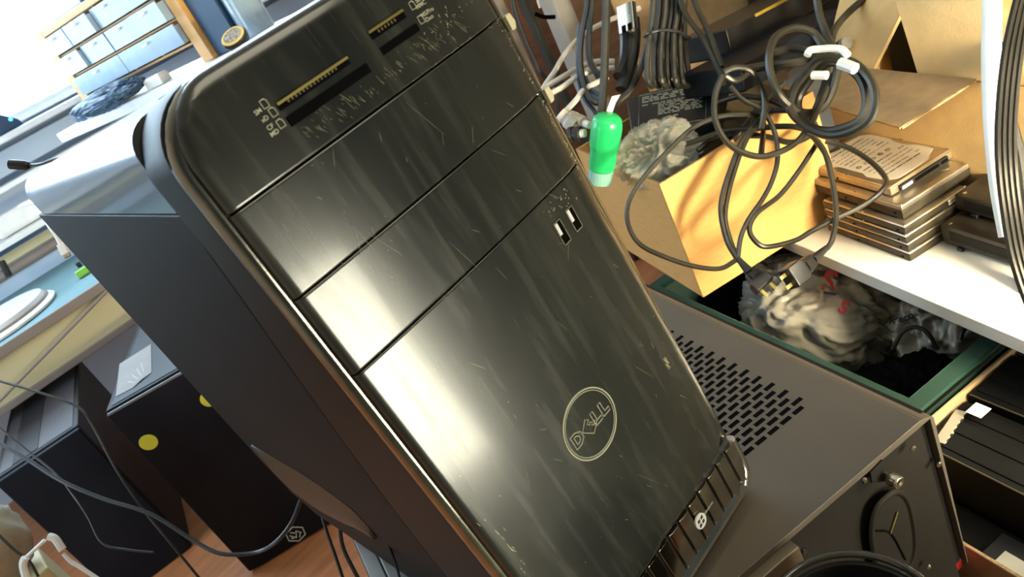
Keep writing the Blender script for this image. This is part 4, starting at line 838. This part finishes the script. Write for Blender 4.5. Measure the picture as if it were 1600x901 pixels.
# ------------------------------------------------------------------ left background: cases, desk, shelf board, organizer
def tower_case(label, org, ang, Wd, Dp, Hh, m, mtop):
    a = radians(ang); r = thing('computer_case', label, 'computer', frame(org, (cos(a), sin(a), 0)))
    MB().box((0, 0.012, 0), (Wd, Dp, Hh)).build('chassis', m, r, bevel=0.002)
    f = MB().box((0.0005, 0, 0.004), (Wd - .0005, 0.0118, Hh - .004)).build('front_panel', M_blackcase, r, bevel=0.003)
    MB().box((0.010, 0.020, Hh), (Wd - .010, Dp - .01, Hh + .0012)).build('top_panel', mtop, r, bevel=0.0008)
    return r, f
TB = Vector((-0.063, 1.064, -0.038))
cB, fB = tower_case('black tower case on the floor with yellow round stickers and white paper on top', (TB.x, TB.y, ZF + .0003), -27, 0.190, 0.46, TB.z - ZF, M_blackcase, M_greycase)
ev = Vector((cos(radians(-27)), sin(radians(-27)), 0)); gv = Vector((-ev.y, ev.x, 0))
inB = cB.matrix_basis.inverted(); HB = TB.z - ZF
MB().box((0.004, 0.0, HB - .006), (0.186, 0.004, HB - .0015)).build('front_edge_highlight', mat('grey_edge_highlight', (0.16, 0.17, 0.19), 0.3), cB, bevel=.001)  # pale strip paints the highlight along the top front edge
for px, py in ((232, 690), (327, 622)):
    P = inB @ onplane(px, py, TB, gv); MB().cyl((P.x, 0.0002, P.z), (P.x, -0.0008, P.z), 0.0150, 28).build('yellow_sticker', M_yellow, cB)
pp = [inB @ at(px, py, 'z', TB.z + .002) for px, py in ((181, 619), (186, 583), (187, 568), (236, 537), (237, 581), (222, 593), (208, 605))]
pb = MB().prism([(p.x, p.y, HB + .0016 + (.0012 if i in (1, 5) else 0)) for i, p in enumerate(pp)], (0, 0, .0006)).build('paper_note', mat('dull_paper', (0.27, 0.25, 0.24), .7), cB)
pn = MB()
for k in range(4):
    a = pp[0].lerp(pp[3], .25 + k * .14); c = pp[6].lerp(pp[4], .25 + k * .14); a, c = a.lerp(c, .2), a.lerp(c, .75)
    pn.prism([(a.x, a.y, HB + .0032), (c.x, c.y, HB + .0032), (c.x + .001, c.y + .002, HB + .0032), (a.x + .001, a.y + .002, HB + .0032)], (0, 0, .0002))
pn.build('faint_lines', mat('pencil_grey', (0.45, 0.42, 0.4), .7), pb)
# hexagonal maker's mark low on its front
P = inB @ onplane(462, 833, TB, gv); hx = [(P.x + .0185 * cos(radians(60 * k + 18)), -.0009, P.z + .0175 * sin(radians(60 * k + 18))) for k in range(6)]
hl = MB().tube(hx, .0011, n=6, smooth=0, closed=True).build('hexagon_mark', M_white, cB)
for a_, b_ in (((-.011, .004), (-.003, -.008)), ((-.003, -.008), (.004, .006)), ((.004, .006), (.010, -.004)), ((-.006, .009), (.000, .003)), ((.002, -.011), (.009, -.001)), ((-.012, -.003), (-.007, -.006))):
    MB().tube([(P.x + a_[0], -.0009, P.z + a_[1]), (P.x + b_[0], -.0009, P.z + b_[1])], .0010, n=5, smooth=0).build('mark_stroke', M_white, hl)
cA, fA = tower_case('lower dark grey computer case at the left edge, standing under the desk', (-0.262, 1.336, ZF + .0003), -14, 0.165, 0.42, -0.100 - ZF, M_greycase, mat('mauve_grey_paint', (0.055, 0.052, 0.062), .5, nscale=5, namt=.2))
MB().box((0.035, 0.022, -0.1 - ZF + .0014), (0.085, 0.40, -0.1 - ZF + .0022)).build('top_band', M_greycase, cA)

# desk
dn = Vector((0.097, 0.995, 0)).normalized(); dx = Vector((dn.y, -dn.x, 0)); Q = Vector((0.127, 1.552, 0.050))
def dl(s, t, z): return Q + dx * s + dn * t + Vector((0, 0, z - Q.z))
desk = thing('desk', 'teal topped desk with brown edging and cream front panel behind the black cases', 'desk', frame(dl(-1.2, 0, ZF), dx))
LD = 1.55
MB().box((0, 0.0, 0.488), (LD, 0.545, 0.508)).build('desk_top', M_teal, desk, bevel=.001)
MB().box((0, -0.006, 0.486), (LD, -0.0002, 0.5085)).build('edging', M_edge, desk, bevel=.002)
MB().box((0, 0.010, 0.400), (LD, 0.024, 0.4878)).build('front_panel', M_cream, desk)
MB().box((0, 0.004, 0.384), (LD, 0.024, 0.3998)).build('lower_rail', M_edge, desk, bevel=.002)
MB().box((0, 0.50, 0.0), (0.03, 0.54, 0.4878)).build('leg', M_edge, desk); MB().box((LD - .03, 0.50, 0), (LD, 0.54, 0.4878)).build('leg', M_edge, desk)
# raised back unit standing on the desk
pq = Vector((dl(0, 0.50, 0)))
rz = lambda px, py: onplane(px, py, pq, dn).z
zr = [rz(94, 391), rz(94, 375), rz(94, 363), rz(64, 349), rz(64, 341)]
hu = thing('desk_riser', 'long low riser with cream front and white top board along the back of the desk', 'shelf', frame(dl(-1.2, 0.50, 0.0505), dx))
z0 = 0.0505
MB().box((0, 0.006, 0), (LD, 0.16, zr[2] - z0 - .002)).build('lower_box', M_bluegrey, hu)
MB().tube([(0, 0, zr[1] - z0), (LD, 0, zr[1] - z0)], .014, n=12, smooth=0).build('rail', M_edge, hu, smooth=True)
MB().box((0, 0.004, zr[2] - z0), (LD, 0.16, zr[3] - z0 - .016)).build('cream_panel', M_cream, hu)
MB().box((0, -0.03, zr[3] - z0 - .016), (LD, 0.16, zr[3] - z0 - .004)).build('shadow_gap_board', M_blue, hu)  # dark blue board paints the shade under the top board
MB().box((0, -0.045, zr[3] - z0 - .0038), (LD, 0.16, zr[4] - z0)).build('top_board', M_white, hu, bevel=.002)
ZT = zr[4]
# things on the riser
def on_top(px, py, z): return at(px, py, 'z', z)
p = onplane(-12, 322, pq + dn * .0, dn)
r = thing('charger', 'white rounded charger block at the left edge beside a black device', 'charger', frame(Vector((p.x, p.y, ZT + .0005)), dx)); L = .16
MB().box((-.04, 0, 0.0), (L * .82, .06, .055)).build('shell', M_white, r, bevel=.016, seg=4)
MB().box((L * .83, .006, .004), (L * .98, .055, .045)).build('plug_face', M_dark, r, bevel=.004)
for i, (px, py, L, wd, h, m, lb) in enumerate(((-10, 352, .15, .05, .022, M_dark, 'black flat device under the white charger at the left edge'), (22, 340, .10, .035, .016, M_wcable, 'slim silver and white stick device on the riser'), (42, 338, .07, .04, .018, M_blackcase, 'small black box with gold contacts at the riser end'))):
    P = onplane(px, py, pq + dn * .02, dn); r = thing('small_device', lb, 'device', frame((P.x, P.y, ZT + .0005), dx))
    MB().box((0, 0, 0), (L, wd, h)).build('body', m, r, bevel=.003)
    MB().box((L * .7, -.001, h * .3), (L * .85, .001, h * .6)).build('gold_contact', M_screw, r)
uc = thing('usb_cable', 'white cable with small white plug hanging down from the riser by the tower rear', 'cable', ad(62, 318, 1.25))
MB().tube(local(uc, [ad(*p) for p in [(30, 322, 1.9), (48, 316, 1.4), (62, 318, 1.25), (70, 335, 1.22), (78, 352, 1.2), (88, 366, 1.2), (96, 381, 1.2)]]), .0042).build('cord', M_white, uc, smooth=True)
P, q = ad(95, 380, 1.2), ad(106, 401, 1.2); L = (q - P).length; fm = uc.matrix_basis.inverted() @ frame(P, q - P, z=-_f)
b = MB().box((0, -.0065, -.004), (L * .78, .0065, .004), fm).build('plug_shell', M_white, uc, bevel=.0015); MB().box((L * .78, -.005, -.0025), (L, .005, .0025), fm).build('metal_tip', M_screw, b, bevel=.0004)
dsc = thing('round_dish', 'white round dish with brown ring lying on the teal desk', 'dish', (-0.070, 1.735, 0.0513))
MB().lathe((0, 0, 0), (0, 0, 1), [(.0004, 0), (.125, 0), (.128, .006), (.120, .012), (.0004, .012)], 48).build('base', M_white, dsc, bevel=.001)
MB().lathe((0, 0, .0121), (0, 0, 1), [(.0004, 0), (.1165, 0), (.1165, .004), (.0004, .004)], 48).build('brown_ring', M_edge, dsc)
MB().lathe((0, 0, .0162), (0, 0, 1), [(.0004, 0), (.112, 0), (.108, .010), (.0004, .012)], 48).build('upper_dish', mat('grey_white', (0.6, .6, .62), .4), dsc, bevel=.001)
P = at(138, 418, 'z', 0.062); lm = thing('lime_box', 'small lime green box on the desk edge beside the tower', 'box', frame((P.x - .01, P.y, .0512), dx)); MB().box((-.02, 0, 0), (.025, .02, .014)).build('body', M_lime, lm, bevel=.002); MB().box((-.0195, .001, .0142), (.0245, .019, .0165)).build('lid', mat('lime_lid', (0.3, .6, .08), .4), lm, bevel=.0006)
P = at(128, 409, 'z', 0.058); bk_ = thing('black_clip', 'small black clip behind the lime green box', 'clip', frame((P.x - .015, P.y, .0512), dx)); MB().box((0, 0, 0), (.012, .012, .012)).build('jaw', M_dark, bk_, bevel=.002); MB().box((.014, 0, 0), (.028, .012, .014)).build('jaw', M_dark, bk_, bevel=.002)
P = at(8, 418, 'z', .09); tag(MB().tube([ad(2, 408, 1.9), ad(14, 430, 1.9)], .009, smooth=0).build('black_stub', M_dark, smooth=True), 'short black stub leaning on the riser at the left edge', 'part')

# organizer shelf with the drawer cabinet
ZO = 0.345
BL, BR = at(151, 177, 'z', ZO), at(327, 95, 'z', ZO); ox = (BR - BL).normalized(); oy = Vector((-ox.y, ox.x, 0))
osf = thing('display_shelf', 'pale shelf board under the drawer organizer, before the window', 'shelf', frame(BL - ox * .12 - oy * .05 + Vector((0, 0, -.0225)), ox))
LO = (BR - BL).length
MB().box((0, 0, 0), (LO + .42, .26, .022)).build('board', M_frame, osf, bevel=.003)
MB().box((0.10, .16, -(ZO - .0225 - ZF)), (0.13, .25, -.0002)).build('leg_panel', M_bluegrey, osf); MB().box((LO + .36, .05, -(ZO - .0225 - ZF)), (LO + .39, .25, -.0002)).build('leg_panel', M_bluegrey, osf)
HO = 0.186
og = thing('drawer_organizer', 'orange wooden organizer cabinet with rows of clear plastic drawers before the window', 'organizer', frame(BL + Vector((0, 0, .0003)), ox))
pw = .032
MB().box((-pw / 2, 0, 0), (pw / 2, .10, HO)).build('side_post', M_orgwood, og, bevel=.002); MB().box((LO - pw / 2, 0, 0), (LO + pw / 2, .10, HO)).build('side_post', M_orgwood, og, bevel=.002)
MB().box((pw / 2, 0, HO - .014), (LO - pw / 2, .10, HO)).build('top_rail', M_orgwood, og, bevel=.002)
cols, rows_ = 4, 3; zbot = .040
MB().box((pw / 2, .008, zbot - .004), (LO - pw / 2, .10, zbot)).build('bottom_board', M_orgwood, og)
ch = (HO - .014 - zbot) / rows_; cw = (LO - pw) / cols
for i in range(1, rows_): MB().box((pw / 2, .006, zbot + i * ch - .0015), (LO - pw / 2, .10, zbot + i * ch + .0015)).build('row_divider', M_orgwood, og)
for i in range(1, cols): MB().box((pw / 2 + i * cw - .0015, .006, zbot), (pw / 2 + i * cw + .0015, .10, HO - .014)).build('column_divider', M_orgwood, og)
ro = random.Random(4)
for j in range(rows_):
    i = 0
    while i < cols:
        wide = 2 if (j == 0 and i % 2 == 0) else 1
        x0 = pw / 2 + i * cw + .003; x1 = pw / 2 + (i + wide) * cw - .003; zz0 = zbot + j * ch + .003; zz1 = zbot + (j + 1) * ch - .004
        yo = -.006 - .012 * ro.random()
        b = MB(); b.box((x0, yo, zz0), (x1, yo + .002, zz1)); b.box((x0, yo + .002, zz0), (x1, .085, zz0 + .0015)); b.box((x0, yo + .002, zz0 + .0015), (x0 + .0015, .085, zz1 - .004)); b.box((x1 - .0015, yo + .002, zz0 + .0015), (x1, .085, zz1 - .004))
        d = b.build('drawer', M_drawer, og)
        MB().box(((x0 + x1) / 2 - .008, yo - .006, zz1 - .010), ((x0 + x1) / 2 + .008, yo - .0002, zz1 - .006)).build('pull', M_frame, d)
        if ro.random() < .75:
            f0 = x0 + .004 + ro.random() * .01; b = MB(); hh = (zz1 - zz0) * (.25 + .45 * ro.random())
            b.prism([(f0, .006, zz0 + .002), (x1 - .004, .006, zz0 + .002), (x1 - .006 - .01 * ro.random(), .006, zz0 + hh), (f0 + .008, .006, zz0 + hh * .8)], (0, .06, 0)); b.build('drawer_contents', M_parts, d)
        i += wide
# clutter before and beside the organizer
cl = crumple('dark_cloth', 'dark crumpled cloth and cable heap at the foot of the drawer organizer', 'cloth', BL + ox * .17 - oy * .052 + Vector((0, 0, .020)), .04, .125, .018, M_parts, 2.2, amp=.5); cl.rotation_euler.z = math.atan2(ox.y, ox.x) + pi / 2
for s, t, l, w_, h, m, lb in ((-.03, -.035, .05, .03, .016, M_blue, 'dark blue small box at the left end of the organizer shelf'), (.04, -.045, .07, .03, .018, M_frame, 'white small box on the shelf in front of the organizer'), (.30, -.038, .06, .025, .018, M_white, 'white small box near the right foot of the organizer')):
    r = thing('small_box', lb, 'box', frame(BL + ox * s + oy * t + Vector((0, 0, .0004)), ox)); MB().box((0, 0, 0), (l, w_, h)).build('body', m, r, bevel=.003); MB().box((.003, .003, h), (l - .003, w_ - .003, h + .002)).build('lid', m, r, bevel=.0006)
bp_ = thing('blue_binder', 'dark blue upright binder standing right of the drawer organizer', 'binder', frame(BR + ox * .02 + oy * .01 + Vector((0, 0, .0003)), ox))
MB().box((0, 0, 0), (.075, .012, .24)).build('cover', M_blue, bp_, bevel=.002); MB().box((0.002, .0122, 0.002), (.073, .09, .238)).build('pages', M_bluegrey, bp_, bevel=.002)
P = at(352, 62, 'z', ZO); P2 = at(366, 62, 'z', ZO)
jb = thing('glass_jar', 'clear glass jar with crumpled content behind the yellow and black brush', 'jar', (BR + ox * .125 + oy * .035 + Vector((0, 0, .0004))))
MB().lathe((0, 0, 0), (0, 0, 1), [(.0004, 0), (.026, 0), (.028, .006), (.028, .085), (.024, .095), (.022, .10), (.0215, .10), (.0235, .094), (.0265, .084), (.0265, .006), (.0004, .003)], 28).build('glass', M_jar, jb, smooth=True)
MB().lathe((0, 0, .004), (0, 0, 1), [(.0004, 0), (.024, .001), (.022, .04), (.012, .062), (.0004, .066)], 18).build('content', mat('pale_grey_stuff', (0.4, .48, .55), .7, nscale=90, namt=.5), jb)
P = at(345, 68, 'z', ZO + .008); q = at(381, 42, 'z', ZO + .045)
ms = thing('brush', 'oval yellow and black brush lying in front of the glass jar', 'brush', frame(ad(347, 70, 1.22), ad(381, 42, 1.22) - ad(347, 70, 1.22), z=-_f))
L = (ad(381, 42, 1.22) - ad(347, 70, 1.22)).length
def ovl(z, k, dy=0): return [(L / 2 + L / 2 * k * cos(a), dy + .013 * k * sin(a), z) for a in [i * pi / 14 for i in range(28)]]
MB().loft([ovl(-.020, .85, -.006), ovl(-.004, 1.0, -.003), ovl(0, .98)]).build('black_body', M_dark, ms, bevel=.001)
MB().loft([ovl(.0002, .95), ovl(.0035, .9)]).build('yellow_face', M_mouse, ms, bevel=.001)
MB().loft([ovl(.0036, .72), ovl(.0042, .70)]).build('grey_grid', mat('grey_mesh', (0.35, .36, .36), .6, nscale=300, namt=.6), ms)
# blue speaker-like device with a cyan light at the far left
P = onplane(18, 200, (0, 1.95, 0), Vector((0, 1, 0))); sp_ = thing('speaker', 'dark blue device with a small glowing cyan light at the left edge', 'speaker', Matrix.Translation(Vector((P.x - .14, 2.078, .3925))))
pt = [onplane(px, py, (0, 2.08, 0), Vector((0, 1, 0))) for px, py in ((44, 174), (3, 126), (-40, 80), (-60, 230), (2, 203))]
zlo = .3925
MB().prism([(0, 0, 0), (.195, 0, 0), (.188, 0, .018), (.150, 0, .055), (.140, 0, .095), (0, 0, .16)], (0, .10, 0)).build('body', M_blue, sp_, bevel=.006, seg=3)
MB().cyl((.172, -.0005, .024), (.172, -.003, .024), .0045, 16).build('light', M_led, sp_)
# dark blue shapes outside/on the window top left
for px0, py0, px1, py1, w_, lb in ((78, 33, 140, 3, .010, 'dark blue pencil lying on top of the organizer, nearer one'), (92, 12, 135, -10, .010, 'dark blue pencil lying on top of the organizer, farther one')):
    a, c = at(px0, py0, 'z', ZO + HO + .014), at(px1, py1, 'z', ZO + HO + .014)
    a = BL + ox * (.02 if py0 > 20 else .05) + oy * (.035 if py0 > 20 else .07) + Vector((0, 0, HO + .008)); c = a + ox * .17
    r = thing('pencil', lb, 'pencil', frame(a, ox)); MB().cyl((0, 0, 0), (.15, 0, 0), .0072, 12).build('barrel', M_bluegrey, r); MB().cyl((.1501, 0, 0), (.170, 0, 0), .0072, 12, r2=.001).build('point', M_blue, r)
# tiles / papers on the wall right of the organizer
# barrel plug lying behind the tower top
P, q = ad(14, 256, .74), ad(46, 258, .74); r = thing('barrel_plug', 'black barrel power plug sticking out behind the top of the glossy tower', 'plug', frame(P, q - P)); L = (q - P).length
MB().lathe((0, 0, 0), (1, 0, 0), [(.0004, 0), (.0030, 0), (.0048, .001), (.0048, L * .8), (.0030, L), (.0004, L)], 16).build('body', M_dark, r, bevel=.0004)
MB().tube(local(r, [ad(45, 258, .74), ad(62, 256, .73), ad(80, 250, .72), ad(104, 244, .71)]), .0016).build('wire', M_dark, r, smooth=True)

# hanging cables lower left
for pts, rr_, m, lb in (
    ([(-10, 686, 1.1), (40, 715, 1.08), (95, 750, 1.06), (160, 778, 1.05), (235, 802, 1.04), (300, 842, 1.03), (345, 864, 1.02), (400, 862, 1.02), (432, 845, 1.0), (456, 815, 1.0), (470, 780, 1.0)], .0028, M_cable2, 'grey blue cable sweeping across the black cases to the hexagon mark'),
    ([(-10, 660, 1.12), (45, 705, 1.1), (90, 742, 1.08), (116, 775, 1.07), (138, 808, 1.07), (160, 848, 1.07), (200, 858, 1.07), (240, 862, 1.07)], .0016, M_dark, 'thin dark cable bending down in front of the left black case'),
    ([(-10, 592, 1.1), (60, 612, 1.08), (120, 634, 1.07), (142, 660, 1.06), (180, 730, 1.05), (220, 790, 1.05), (262, 842, 1.04), (330, 925, 1.04)], .0018, M_cable, 'thin cable running steeply down past the yellow sticker'),
    ([(-5, 832, 1.0), (22, 858, 1.0), (45, 875, 1.0), (60, 900, 1.0)], .0018, M_dark, 'thin black cable crossing the white bracket at lower left'),
    ([(496, 780, .95), (510, 828, .94), (524, 868, .93), (545, 930, .92)], .0022, M_cable, 'left one of two cables hanging from the tower vent'),
    ([(530, 805, .95), (535, 850, .94), (552, 888, .93), (575, 930, .92)], .0026, M_cable2, 'right one of two cables hanging from the tower vent'),
    ([(607, 850, .60), (618, 880, .60), (632, 930, .58)], .0012, M_dark, 'thin dark line added along the groove of the flat grey case')):  # added dark tube, drawn for the groove line in the cover
    tag(MB().tube([ad(*p) for p in pts], rr_).build('cable', m, smooth=True), lb, 'cable')
a, c = onplane(-4, 627, dl(0, -.006, 0), dn), onplane(174, 445, dl(0, -.006, 0), dn)
tag(MB().tube([a - dn * .010, (a + c) / 2 - dn * .012, c - dn * .010], .0032).build('cable', M_edge, smooth=True), 'taut dark cable slanting across the cream desk panel', 'cable')
# white bracket and pale packaging at the lower left corner
br_ = thing('wire_bracket', 'bent white wire bracket at the lower left corner', 'bracket', ad(60, 860, .98))
MB().tube(local(br_, [ad(70, 843, .98), ad(42, 869, .98)]), .0024, smooth=0).build('rod', M_white, br_, smooth=True)
MB().tube(local(br_, [ad(40, 870, .98), ad(36, 882, .98), ad(42, 905, .98), ad(50, 930, .98)]), .0050).build('arm', M_white, br_, smooth=True)
MB().tube(local(br_, [ad(76, 837, .98), ad(86, 841, .98), ad(98, 858, .98)]), .0048).build('arm', M_white, br_, smooth=True)
MB().tube(local(br_, [ad(99, 864, .98), ad(110, 876, .98), ad(125, 885, .98), ad(160, 908, .98)]), .0026).build('rod', M_white, br_, smooth=True)
pk = crumple('packaging', 'pale crumpled packaging at the left edge below the grey case', 'packaging', ad(-28, 850, 1.14) , .055, .05, .075, mat('pale_cream_plastic', (0.36, .33, .26), .5, nscale=20, namt=.25), 6.5, amp=.3, sub=4)
dd = thing('storage_crate', 'low cream crate under the packaging at the lower left corner', 'crate', Matrix.Translation(Vector((pk.location.x - .06, pk.location.y - .05, ZF + .0003))))
MB().box((0, 0, 0), (.10, .10, pk.location.z - .075 - ZF)).build('body', M_cream, dd, bevel=.004)
